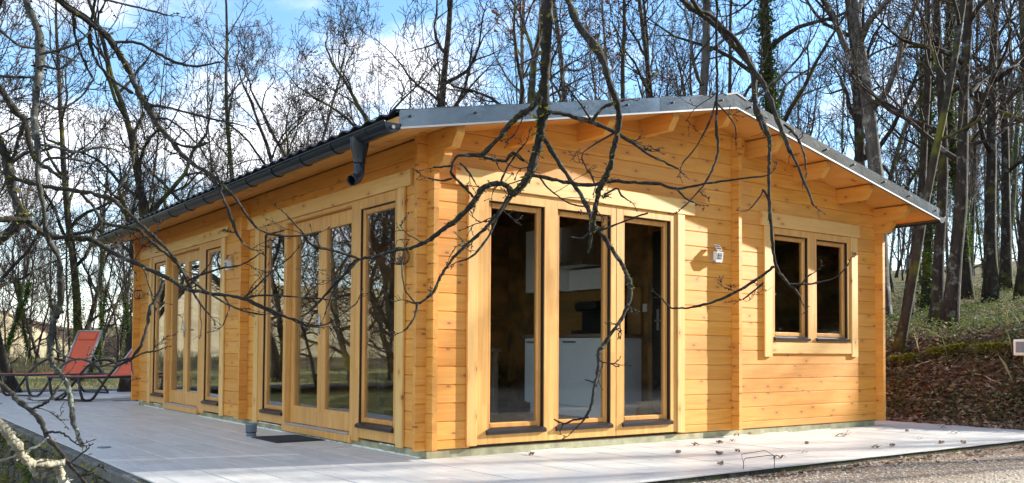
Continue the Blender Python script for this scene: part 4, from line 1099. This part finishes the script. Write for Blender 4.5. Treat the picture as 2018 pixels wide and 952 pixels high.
# ---------------------------------------------------------------- near branches of the oaks over the camera's side of the terrace
rngB = random.Random(77)
def smooth_path(pts, per=3):
    """Catmull-Rom through (px, py, width) triples"""
    out = []
    for i in range(len(pts)-1):
        a, b, c, d = pts[max(i-1, 0)], pts[i], pts[i+1], pts[min(i+2, len(pts)-1)]
        for k in range(per):
            t = k/per; out.append(tuple(.5*((2*b[m])+(-a[m]+c[m])*t+(2*a[m]-5*b[m]+4*c[m]-d[m])*t*t+(-a[m]+3*b[m]-3*c[m]+d[m])*t**3) for m in range(3)))
    out.append(tuple(pts[-1])); return out
class Limb:
    def __init__(s, label, mat, d, lead=None, twigs=1., warts=.5, name='oak_branch'):
        s.label, s.mat, s.d, s.main, s.tw, s.lich, s.twigs, s.warts, s.name = label, mat, d, [], MB(), MB(), twigs, warts, name
        s.ph = rngB.uniform(0, 6); s.lead = lead; s.org = None; s.bud = MB()
    def run(s, pts, off=0., fine=False, twig=None):
        w = 6; q = []
        for p in pts:
            if len(p) > 2: w = p[2]
            q.append((p[0], p[1], w))
        for i in range(len(q)-1, 0, -1): pass
        sp = smooth_path(q, 5); P = []; Rr = []; tot = 0
        for i, (x, y, ww) in enumerate(sp):
            d = s.d+off+.16*math.sin(s.ph+x*.006+y*.009)
            v = at(x, y, d); v += Vector((rngB.gauss(0, 1), rngB.gauss(0, 1), rngB.gauss(0, 1)))*.0013*min(1, ww/6)
            P.append(v); Rr.append(max(.0022, ww/2*d/FPX*rngB.uniform(.84, 1.2)*.98))
        if s.org is None: s.org = P[0].copy()
        big = max(Rr) > .011
        mm_ = MB(); mm_.tube(P, Rr, 9 if big else 6, True, .2 if big else .12); s.main.append(mm_)
        # knobbly bark, lichen tufts
        for i in range(len(P)-1):
            if Rr[i] > .006 and rngB.random() < s.warts:
                for k in range(3):
                    a = perp((P[i+1]-P[i]).normalized(), rngB); c = P[i].lerp(P[i+1], rngB.random())+a*Rr[i]*.8
                    s.lich.leaf(c, Rr[i]*rngB.uniform(.6, 1.5), rngB); s.lich.leaf(c, Rr[i]*rngB.uniform(.6, 1.5), rngB)
        # side twigs with buds
        den = s.twigs if twig is None else twig
        for i in range(1, len(P)-1):
            if rngB.random() < .115*den:
                dirn = (P[i+1]-P[i-1]).normalized(); a = rngB.uniform(.6, 1.3)
                nd = (dirn*math.cos(a)+perp(dirn, rngB)*math.sin(a)).normalized()
                s.shoot(P[i], nd, rngB.uniform(.05, .2), max(.0018, min(.0036, Rr[i]*.5)), 0)
        if len(P) > 2 and den > 0 and s.twigs > .13: s.shoot(P[-1], (P[-1]-P[-2]).normalized(), .06, min(.0024, Rr[-1]), 1)
        return s
    def shoot(s, p, d, L, r, lev):
        n = 5; pts = [p.copy()]; q = p.copy(); dd = d.copy()
        for i in range(n):
            dd = (dd+perp(dd, rngB)*.28+Vector((0, 0, .04))).normalized(); q = q+dd*(L/n); pts.append(q.copy())
            if lev < 2 and rngB.random() < .33:
                a = rngB.uniform(.6, 1.1); s.shoot(q, (dd*math.cos(a)+perp(dd, rngB)*math.sin(a)).normalized(), L*rngB.uniform(.3, .6), r*.75, lev+1)
            elif rngB.random() < .35:
                e = q+perp(dd, rngB)*.008; s.tw.tube([q, q.lerp(e, .6), e], [r*.8, r*1.3, r*.5], 4)
        s.tw.tube(pts, [max(.0012, r*(1-.5*i/n)) for i in range(n+1)], 4)
        s.tw.tube([pts[-1], pts[-1]+dd*.006, pts[-1]+dd*.013], [r*.6, r*1.15, r*.3], 5)
    def done(s):
        t = thing(s.name, s.label, 'branch', s.org)
        for nm, mb, mt in [('limb', q, s.mat) for q in s.main]+[('twigs', s.tw, s.mat), ('lichen', s.lich, M['moss'] if s.mat is M['near_bark'] else s.mat)]:
            if mb.v:
                o = put(nm, mb, mt, t, nm != 'lichen'); o.location = -s.org
                if nm != 'limb': o['kind'] = 'stuff'
        return t
def build_near_branches():
    nb = M['near_bark']
    E = Limb('thick dark mossy branch hanging down before the left half of gable', nb, 4.0, twigs=.6)
    E.run([(1092, -420, 30), (1086, -200, 25), (1082, -60, 21), (1080, 0, 20), (1078, 60, 20), (1075, 130, 20), (1072, 180, 20), (1068, 230, 20), (1064, 268, 17), (1056, 300, 16), (1045, 340, 17), (1030, 362, 16), (1012, 382, 14), (1002, 368, 10), (985, 362, 11), (955, 368, 11), (935, 395, 12), (905, 430, 11), (880, 447, 9), (850, 470, 8), (815, 487, 7), (780, 493, 7), (740, 505, 6), (708, 512, 6), (690, 530, 6), (660, 560, 5), (625, 600, 4), (605, 618, 3)], twig=.5)
    E.run([(1066, 190, 13), (1045, 215, 14), (1028, 225, 13), (1005, 245, 11), (985, 270, 9), (955, 300, 9), (942, 306, 9), (902, 307, 5), (892, 326, 5), (889, 341, 5), (902, 356, 5), (922, 376, 5), (932, 388, 5)], -.05)
    E.run([(907, 321, 4), (922, 337, 4), (936, 359, 3)]); E.run([(894, 326, 4), (870, 329, 4), (854, 330, 3)]); E.run([(892, 351, 4), (871, 356, 4), (844, 351, 3)])
    E.run([(950, 308, 6), (993, 318, 6), (1005, 306, 7), (1015, 303, 8), (1033, 318, 6)])
    E.run([(1078, 225, 9), (1090, 220, 8), (1130, 230, 8), (1170, 242, 10), (1210, 260, 7), (1240, 277, 7), (1275, 302, 5), (1310, 320, 4), (1337, 332, 4)], -.1)
    E.run([(1168, 240, 8), (1185, 215, 7), (1210, 203, 6), (1232, 197, 5)], -.1); E.run([(1164, 235, 4), (1140, 200, 4), (1118, 172, 3)], -.1)
    E.run([(1064, 268, 9), (1075, 277, 9), (1095, 310, 9), (1120, 350, 8), (1145, 385, 8), (1160, 415, 8), (1168, 440, 8)], -.05)
    E.run([(1040, 345, 8), (1060, 347, 8), (1110, 358, 7), (1160, 365, 7), (1200, 358, 7), (1250, 360, 6), (1300, 363, 6), (1335, 372, 5), (1390, 362, 4), (1440, 355, 4), (1510, 346, 3)], -.1)
    E.run([(1332, 370, 4), (1350, 390, 4), (1367, 399, 3)], -.1); E.run([(1060, 347, 4), (1085, 375, 4), (1120, 400, 3), (1150, 407, 3)], -.1)
    E.run([(1012, 382, 8), (990, 410, 8), (965, 440, 8), (940, 465, 7), (910, 490, 7), (885, 520, 6), (868, 545, 7), (855, 575, 6), (835, 592, 5), (822, 598, 5), (800, 592, 3)], .06, twig=1.3)
    E.run([(822, 598, 5), (818, 622, 4), (806, 642, 4), (796, 652, 3)]); E.run([(818, 597, 3), (798, 570, 3), (792, 530, 3), (795, 500, 3)])
    E.run([(708, 510, 5), (664, 496, 5), (616, 483, 5), (601, 463, 4), (580, 440, 4), (563, 421, 3)]); E.run([(1002, 385, 6), (985, 420, 5), (960, 470, 5), (930, 505, 4), (905, 515, 3)])
    E.run([(1215, 260, 4), (1150, 300, 3), (1155, 330, 3), (1165, 345, 4), (1172, 365, 4)], -.1)
    E.run([(700, 512, 4), (675, 545, 4), (655, 580, 3), (640, 620, 3)]); E.run([(985, 362, 5), (1000, 330, 4), (1020, 300, 4), (1035, 283, 3)])
    E.done()
    F = Limb('long lichened branch curving down before the tall gable window', nb, 3.8, twigs=.5)
    F.run([(1060, -420, 22), (1085, -160, 18), (1105, -50, 14), (1120, 0, 12), (1140, 50, 16), (1175, 95, 15), (1190, 125, 14), (1200, 160, 12), (1215, 200, 12), (1220, 230, 11), (1215, 270, 11), (1208, 300, 10), (1200, 335, 11), (1190, 355, 13), (1180, 375, 11), (1175, 400, 9), (1170, 430, 11), (1168, 445, 13), (1185, 460, 9), (1205, 490, 8), (1225, 520, 8), (1235, 540, 9), (1241, 560, 10), (1240, 590, 9), (1230, 620, 8), (1210, 650, 7), (1190, 680, 7), (1180, 695, 8), (1179, 730, 7), (1172, 760, 6), (1165, 800, 6), (1155, 820, 5), (1135, 845, 3)], twig=.25)
    F.run([(1160, 822, 5), (1130, 828, 4), (1110, 835, 4), (1092, 826, 3)], twig=0); F.run([(1110, 835, 3), (1103, 852, 3)], twig=0); F.run([(1175, 755, 4), (1153, 748, 3)], twig=0)
    F.run([(1172, 455, 5), (1200, 448, 4), (1240, 432, 4), (1277, 420, 3)], twig=0); F.run([(1165, 455, 5), (1145, 470, 4), (1124, 466, 3)], twig=0)
    F.run([(1190, 385, 5), (1215, 372, 4), (1225, 385, 4), (1238, 395, 3)]); F.run([(1168, 440, 5), (1163, 480, 6), (1158, 500, 4)], twig=0)
    F.done()
    G = Limb('grey branch drooping over the roof ridge down to the small window', nb, 4.3, twigs=.5)
    G.run([(1180, -300, 22), (1260, -110, 16), (1345, 0, 12), (1380, 25, 13), (1420, 60, 13), (1450, 95, 13), (1475, 120, 13), (1485, 150, 11), (1487, 190, 11), (1492, 220, 12), (1505, 250, 13), (1515, 268, 10), (1518, 290, 8), (1516, 330, 7), (1515, 380, 6), (1518, 430, 7), (1523, 480, 7), (1528, 520, 6), (1545, 550, 6), (1570, 575, 5), (1578, 590, 4)], twig=.3)
    G.run([(1525, 525, 6), (1500, 545, 6), (1460, 570, 5), (1420, 590, 5), (1380, 602, 5), (1350, 607, 4), (1320, 605, 4), (1305, 588, 3)], twig=.25); G.run([(1505, 557, 4), (1490, 570, 4), (1464, 590, 3)])
    G.run([(1550, 560, 4), (1590, 560, 4), (1620, 555, 4), (1650, 545, 3), (1670, 522, 3)]); G.run([(1575, 565, 3), (1592, 545, 3), (1600, 540, 3)])
    G.run([(1290, -200, 12), (1365, 0, 8), (1400, 30, 10), (1450, 80, 10), (1480, 130, 9), (1500, 160, 10), (1515, 190, 9), (1530, 230, 9), (1545, 270, 8), (1556, 300, 7)], -.15)
    G.run([(1535, 240, 5), (1560, 300, 5), (1590, 370, 5), (1603, 405, 4)], -.15); G.run([(1545, 245, 5), (1570, 270, 5), (1585, 305, 4), (1588, 335, 3)], -.1)
    G.run([(1516, 400, 4), (1505, 375, 4), (1500, 385, 3), (1480, 410, 3)])
    G.done()
    K = Limb('thin twig hanging straight down past the roof flashing', nb, 4.1, twigs=.3)
    K.run([(1400, -240, 12), (1410, -60, 7), (1413, 0, 6), (1412, 60, 5), (1413, 120, 5), (1413, 180, 5), (1412, 250, 5), (1415, 285, 6), (1410, 320, 4), (1390, 360, 4), (1360, 395, 3), (1343, 411, 3)]); K.run([(1410, 200, 4), (1400, 235, 4), (1375, 285, 3), (1345, 322, 3)])
    K.run([(1415, 205, 3), (1445, 240, 3), (1450, 260, 2)]); K.done()
    A = Limb('long dark limb slanting from the top left down to the gutter', nb, 3.6, twigs=.6)
    A.run([(-160, -330, 34), (-20, -120, 22), (60, -40, 16), (115, 0, 14), (165, 35, 14), (210, 70, 13), (230, 100, 12), (250, 132, 12), (265, 165, 11), (278, 190, 12), (290, 210, 15), (310, 245, 11), (340, 280, 10), (370, 315, 9), (415, 345, 7), (440, 365, 6), (470, 400, 5), (490, 430, 5), (515, 455, 4), (560, 465, 4), (620, 462, 3)], twig=.8)
    A.run([(190, -60, 8), (188, 0, 6), (178, 50, 6), (177, 75, 7), (190, 120, 6), (220, 155, 6), (262, 184, 6)]); A.run([(145, 28, 6), (150, 80, 5), (170, 130, 5), (182, 152, 5)])
    A.run([(222, 83, 6), (270, 85, 6), (310, 105, 5), (350, 125, 5), (395, 130, 4), (432, 122, 4)]); A.run([(285, 222, 6), (270, 250, 6), (265, 290, 5), (262, 320, 5), (245, 355, 4), (215, 390, 4)])
    A.run([(290, 205, 7), (330, 212, 5), (370, 222, 5), (420, 235, 4), (470, 245, 3)]); A.run([(345, 283, 6), (380, 290, 5), (410, 282, 5)]); A.run([(300, 235, 5), (330, 235, 4), (365, 260, 4), (400, 300, 4), (430, 350, 4)])
    A.run([(420, 350, 5), (440, 390, 6), (455, 430, 7), (465, 455, 6), (480, 480, 4), (500, 492, 3)]); A.run([(120, 0, 5), (170, -8, 5), (260, 12, 4), (330, 30, 4)])
    A.done()
    B = Limb('lichen tufted vertical branch at left reaching down to the terrace', M['lichen_bark'], 3.3, twigs=.2, warts=.9)
    B.run([(-20, -300, 26), (25, -110, 18), (50, 0, 14), (75, 60, 15), (80, 110, 18), (76, 150, 15), (68, 210, 13), (70, 260, 14), (75, 300, 10), (75, 350, 9), (85, 410, 9), (90, 450, 9), (97, 476, 10), (115, 506, 11), (120, 566, 12), (117, 606, 12), (105, 636, 14), (100, 676, 12), (103, 716, 9), (115, 731, 9), (132, 756, 10), (140, 796, 10), (145, 836, 9), (163, 881, 8)])
    B.run([(86, 105, 5), (110, 100, 5), (150, 85, 5), (178, 62, 4)]); B.run([(85, 130, 6), (120, 135, 5), (160, 100, 4)]); B.run([(72, 285, 6), (110, 290, 5), (150, 300, 5), (200, 290, 4), (240, 300, 3)])
    B.run([(85, 200, 5), (120, 215, 5), (160, 190, 4), (185, 155, 4)]); B.run([(76, 330, 5), (100, 312, 5), (150, 315, 4), (190, 325, 3)]); B.run([(132, 770, 5), (110, 785, 4), (75, 790, 3)]); B.done()
    C = Limb('crooked limb entering from the left picture edge', nb, 3.9, twigs=.5)
    C.run([(-130, 60, 22), (-50, 130, 15), (0, 175, 12), (30, 220, 12), (48, 240, 12), (60, 290, 10), (75, 320, 9), (100, 335, 8), (122, 352, 6)]); C.run([(48, 240, 9), (38, 270, 8), (30, 300, 7), (20, 330, 6)])
    C.run([(0, 275, 16), (10, 300, 16), (18, 340, 17), (22, 370, 16), (35, 405, 16), (48, 430, 19), (30, 452, 14), (10, 468, 12), (-20, 485, 12)], twig=.4); C.run([(-120, 150, 24), (-60, 220, 20), (0, 275, 16)], twig=.3)
    C.run([(18, 345, 9), (40, 355, 8), (90, 368, 8), (140, 374, 8), (179, 381, 8), (208, 389, 8), (223, 394, 8), (242, 410, 7), (267, 433, 7), (286, 451, 7), (305, 467, 7), (330, 492, 6), (340, 506, 6), (359, 533, 6), (375, 565, 5), (382, 578, 5), (398, 603, 4), (413, 620, 3)], twig=.5)
    C.run([(160, 380, 6), (172, 395, 6), (185, 408, 6), (200, 437, 8), (210, 442, 7), (236, 446, 6), (251, 449, 7), (274, 454, 7), (286, 466, 6), (305, 481, 6), (324, 497, 6), (345, 515, 5), (370, 545, 5), (400, 570, 5), (440, 595, 4), (480, 612, 4), (520, 620, 3)], .05, twig=.5)
    C.run([(200, 440, 6), (180, 455, 6), (140, 462, 6), (100, 470, 6), (55, 440, 8)]); C.run([(20, 325, 6), (50, 302, 6), (75, 300, 5), (110, 290, 5), (140, 310, 4)])
    C.run([(0, 60, 6), (40, 90, 5), (90, 100, 4), (150, 120, 4)]); C.run([(-10, 150, 6), (40, 152, 5), (80, 155, 4)]); C.run([(0, 480, 9), (20, 450, 10), (45, 432, 10)])
    C.done()
    D = Limb('long low branch sweeping right across the far windows', nb, 3.7, twigs=.35)
    D.run([(-120, 400, 16), (-30, 430, 13), (50, 435, 11), (90, 462, 10), (140, 470, 10), (180, 472, 11), (222, 498, 9), (264, 517, 9), (298, 533, 8), (327, 546, 8), (344, 556, 8), (369, 571, 7), (432, 580, 6), (478, 588, 6), (520, 605, 5), (560, 622, 4), (600, 640, 4), (632, 645, 3)], twig=.5)
    D.run([(322, 553, 7), (312, 580, 7), (295, 610, 7), (289, 645, 6), (278, 680, 6), (258, 708, 6)], twig=.2); D.run([(258, 708, 4), (285, 695, 4), (308, 692, 3)], twig=1.2); D.run([(258, 708, 4), (262, 735, 3)], twig=1); D.run([(258, 706, 5), (235, 712, 4), (200, 722, 3)])
    D.run([(478, 588, 4), (500, 570, 4), (530, 540, 3), (575, 505, 3)]); D.run([(365, 555, 3), (400, 540, 4), (440, 528, 4), (475, 522, 3), (505, 505, 3)]); D.run([(478, 588, 4), (520, 582, 4), (580, 585, 3), (650, 590, 3)])
    D.run([(490, 595, 4), (540, 618, 4), (590, 632, 4), (640, 640, 3), (700, 600, 3)]); D.run([(440, 582, 4), (452, 605, 3), (440, 640, 3)]); D.done()
    H = Limb('bare brown branch crossing the terrace edge at lower left', nb, 2.6, twigs=.18, warts=.1)
    H.run([(-120, 640, 12), (-40, 720, 10), (0, 755, 9), (30, 783, 10), (58, 808, 10), (80, 828, 10), (88, 850, 9), (98, 868, 9), (118, 890, 8), (140, 920, 7), (172, 956, 6), (230, 1010, 5)]); H.run([(62, 808, 5), (82, 798, 6), (95, 792, 5), (110, 772, 5), (125, 750, 4)]); H.run([(95, 852, 5), (118, 852, 4), (130, 858, 4), (142, 868, 3)]); H.run([(140, 912, 3), (160, 895, 3), (176, 882, 2)], twig=0)
    H.done()
    Li = Limb('pale lichen crusted dead branch leaning on the retaining wall at bottom left', M['pale_lichen'], 2.35, twigs=0, warts=1., name='dead_branch')
    Li.run([(-120, 720, 20), (-40, 800, 18), (0, 838, 18), (20, 860, 19), (35, 880, 18), (46, 900, 15), (58, 912, 15), (82, 913, 15), (105, 914, 14), (128, 910, 10)]); Li.run([(112, 915, 12), (118, 930, 14), (126, 950, 15), (140, 990, 16)]); Li.run([(60, 918, 10), (68, 932, 12), (78, 938, 9), (92, 934, 7)])
    Li.run([(0, 908, 5), (25, 900, 5), (50, 890, 5), (75, 878, 4), (95, 862, 3)]); Li.done()
build_near_branches()

# ---------------------------------------------------------------- ground cover
def build_cover():
    rng = random.Random(5)
    # leaf litter on the bank and at the foot of it
    b = MB()
    for i in range(19000):
        x = 6.72+abs(rng.gauss(0, 1.15)); y = rng.uniform(-3.2, 3.2); b.leaf((x, y, hgt(x, y)+rng.uniform(.0, .05)), rng.uniform(.03, .095), rng, rng.uniform(-.5, .9))
    for i in range(8000):
        x = 8+18*rng.random()**1.3; y = rng.uniform(-3, 4)+x*.4*rng.random(); b.leaf((x, y, hgt(x, y)+.01), rng.uniform(.05, .10), rng, rng.uniform(-.3, .4))
    for i in range(420):                                     # drift between gravel and tiles
        x = rng.uniform(1.5, 7.4); y = -1.80-abs(rng.gauss(0, .16))*(.3+x*.14); b.leaf((x, y, hgt(x, y)+.006), rng.uniform(.025, .06), rng, rng.uniform(-.2, .4))
    tag(put('leaf_litter', b, M['deadleaf']), 'brown dead leaves covering the bank beside the terrace', 'leaf litter', None, 'stuff')
    b = MB()
    for c in range(820):                                      # grass and bramble on the bank
        x = 8.3+22*rng.random()**1.4; y = rng.uniform(-4, 4)+x*.45*rng.random(); n = rng.randrange(10, 34); s = rng.uniform(.1, .32)
        for k in range(n):
            px, py = x+rng.gauss(0, s), y+rng.gauss(0, s); z = hgt(px, py)
            if rng.random() < .5: b.blade((px, py, z-.01), rng.uniform(.05, .17), .005, rng.uniform(.03, .14), rng.uniform(0, 6.28))
            else: b.leaf((px, py, z+rng.uniform(.02, .22)), rng.uniform(.03, .075), rng)
    for c in range(110):
        x = 7.0+rng.random()*1.7; y = rng.uniform(-2.8, 2.8)
        for k in range(24):
            px, py = x+rng.gauss(0, .12), y+rng.gauss(0, .12); b.leaf((px, py, hgt(px, py)+rng.uniform(.02, .14)), rng.uniform(.03, .07), rng)
    for c in range(260):
        x = rng.uniform(8.4, 14); y = rng.uniform(-3, 6); n = 26
        for k in range(n):
            px, py = x+rng.gauss(0, .2), y+rng.gauss(0, .2); b.leaf((px, py, hgt(px, py)+rng.uniform(.01, .16)), rng.uniform(.03, .08), rng)
    tag(put('bank_undergrowth', b, M['greenery']), 'rough grass and low brambles growing over the bank under the trees', 'undergrowth', None, 'stuff')
    b = MB()
    for c in range(300):
        x = rng.uniform(-9, 3); y = rng.uniform(14.7, 34); n = rng.randrange(12, 26)
        for k in range(n):
            px, py = x+rng.gauss(0, .25), y+rng.gauss(0, .25); b.blade((px, py, hgt(px, py)-.01), rng.uniform(.04, .16)*(1+2.2*(y > 27)), .008, rng.uniform(.02, .1), rng.uniform(0, 6.28))
    for c in range(46):
        x = rng.uniform(7.6, 10); y = rng.uniform(-3, 3)
        b.blade((x, y, hgt(x, y)-.01), rng.uniform(.15, .4), .0022, rng.uniform(-.25, .25), rng.uniform(0, 6.28))
    tag(put('dry_grass', b, M['straw']), 'dry pale grass on the lawn edge and along the bank', 'grass', None, 'stuff')
    # gravel
    b = MB()
    def pebble(x, y, z, s):
        base = len(b.v); a0 = rng.uniform(0, 6)
        for k, (h, rr) in enumerate(((-.3, .7), (.15, 1.), (.42, .55))):
            for j in range(5):
                a = a0+2*math.pi*j/5+k*.4; q = s*rr*rng.uniform(.75, 1.2); b.v.append((x+q*math.cos(a), y+q*math.sin(a)*.8, z+h*s))
        for k in range(2):
            for j in range(5):
                p = base+k*5+j; q = base+k*5+(j+1) % 5; b.f.append((p, q, q+5, p+5)); b.mi.append(0)
        b.f.append(tuple(base+10+j for j in range(5))); b.mi.append(0)
    for i in range(15000):
        x = rng.uniform(-.4, 7.2); u = rng.random()**1.3; y = -1.77-u*2.5
        dens = 1 if x < 3.2+rng.gauss(0, .7)+(-1.77-y)*1.6 else .25
        if rng.random() > dens: continue
        pebble(x, y, hgt(x, y), rng.uniform(.005, .015))
    tag(put('gravel_stones', b, M['pebble']), 'loose pale gravel in front of the terrace', 'gravel', None, 'stuff')
    # fallen oak leaves lying singly on the tiles : (px, py, size)
    spots = [(1072, 887, .05), (1047, 897, .06), (1218, 875, .06), (1370, 878, .09), (1417, 874, .08), (1442, 871, .05), (1337, 893, .08), (1418, 896, .10), (1454, 891, .06), (1420, 917, .08), (1536, 904, .11), (1581, 893, .06), (1590, 875, .06), (1658, 860, .15), (1672, 853, .07), (1787, 851, .05), (1857, 844, .08), (1884, 855, .11), (1816, 865, .07), (1758, 880, .08), (1725, 883, .09), (1855, 874, .08), (1898, 874, .08), (1504, 855, .05), (1450, 859, .10), (1475, 857, .08)]
    for i, (px, py, s) in enumerate(spots):
        ry = (at(px, py, 1)-CAM); t = (TZ-CAM.z)/ry.z; p = CAM+ry*t
        b = MB(); rg = random.Random(i+60); a = rg.uniform(0, 6.28); n = 10
        ctr = len(b.v); mid = [(s*(j/n-.5), .0, .012*math.sin(j*1.3+i)+.012) for j in range(n+1)]
        for side in (-1, 1):
            for j in range(n):
                w0 = s*.28*abs(math.sin(math.pi*(j/n)**.8))*(1.1 if j % 3 else .6); w1 = s*.28*abs(math.sin(math.pi*((j+1)/n)**.8))*(1.1 if (j+1) % 3 else .6)
                q = [mid[j], mid[j+1], (mid[j+1][0], side*w1, mid[j+1][2]+.25*w1*rg.uniform(.5, 1.5)), (mid[j][0], side*w0, mid[j][2]+.25*w0*rg.uniform(.5, 1.5))]
                b.poly(q if side > 0 else q[::-1])
        b.tube([mid[0], (mid[0][0]-s*.22, .004, .02)], [.0015, .001], 4)
        o = put('fallen_leaf', b, M['deadleaf'], loc=(p.x, p.y, TZ+.001)); o.rotation_euler = (0, 0, a)
        tag(o, 'one of the curled brown oak leaves lying loose on the sunny tiles', 'leaf', 'fallen leaves on the sunny tiles')
    # dead sticks lying about on the bank
    for i in range(34):
        x = rng.uniform(7.0, 9.2); y = rng.uniform(-2.6, 2.6); L = rng.uniform(.3, 1.0); a = rng.uniform(0, 6.28); b = MB(); P = []
        for k in range(6):
            px, py = x+math.cos(a)*L*k/5+rng.gauss(0, .012), y+math.sin(a)*L*k/5+rng.gauss(0, .012); P.append((px-x, py-y, hgt(px, py)+.03+.03*rng.random()))
        b.tube(P, [rng.uniform(.004, .011)]*5+[.003], 5); o = put('dead_stick', b, M['near_bark'] if i % 3 else M['pale_lichen'], loc=(x, y, 0), smooth=True)
        tag(o, 'thin dead stick lying among the brown leaves on the bank' if i % 3 else 'thin pale dead stick lying among the brown leaves on the bank', 'stick', 'dead sticks on the bank')
    # moss covered log lying along the top of the bank
    t = thing('mossy_log', 'moss covered fallen log lying along the top of the right bank', 'log', (0, 0, 0))
    P = []
    for px, py, d in ((1762, 680, 12.6), (1800, 678, 12.5), (1850, 686, 12.3), (1900, 700, 12.1), (1950, 708, 11.8), (2018, 712, 11.4), (2080, 720, 11.0)):
        v = at(px, py, d); v.z = hgt(v.x, v.y)+.06; P.append(v)
    t.location = P[0]
    b = MB(); b.tube(P, [.05, .06, .05, .055, .07, .08, .08], 10); put('trunk', b, M['bark_moss'], t, True).location = -P[0]
    b = MB()
    for i in range(4200):
        f = rng.uniform(0, len(P)-1.001); f = f if math.sin(f*3.1) > -.35 else min(len(P)-1.01, f+.5); k = int(f); c = P[k].lerp(P[k+1], f-k)
        b.leaf((c.x+rng.gauss(0, .045), c.y+rng.gauss(0, .045), c.z+rng.uniform(.02, .085)), rng.uniform(.02, .05), rng)
    o = put('moss', b, M['moss'], t); o.location = -P[0]; o['kind'] = 'stuff'
build_cover()
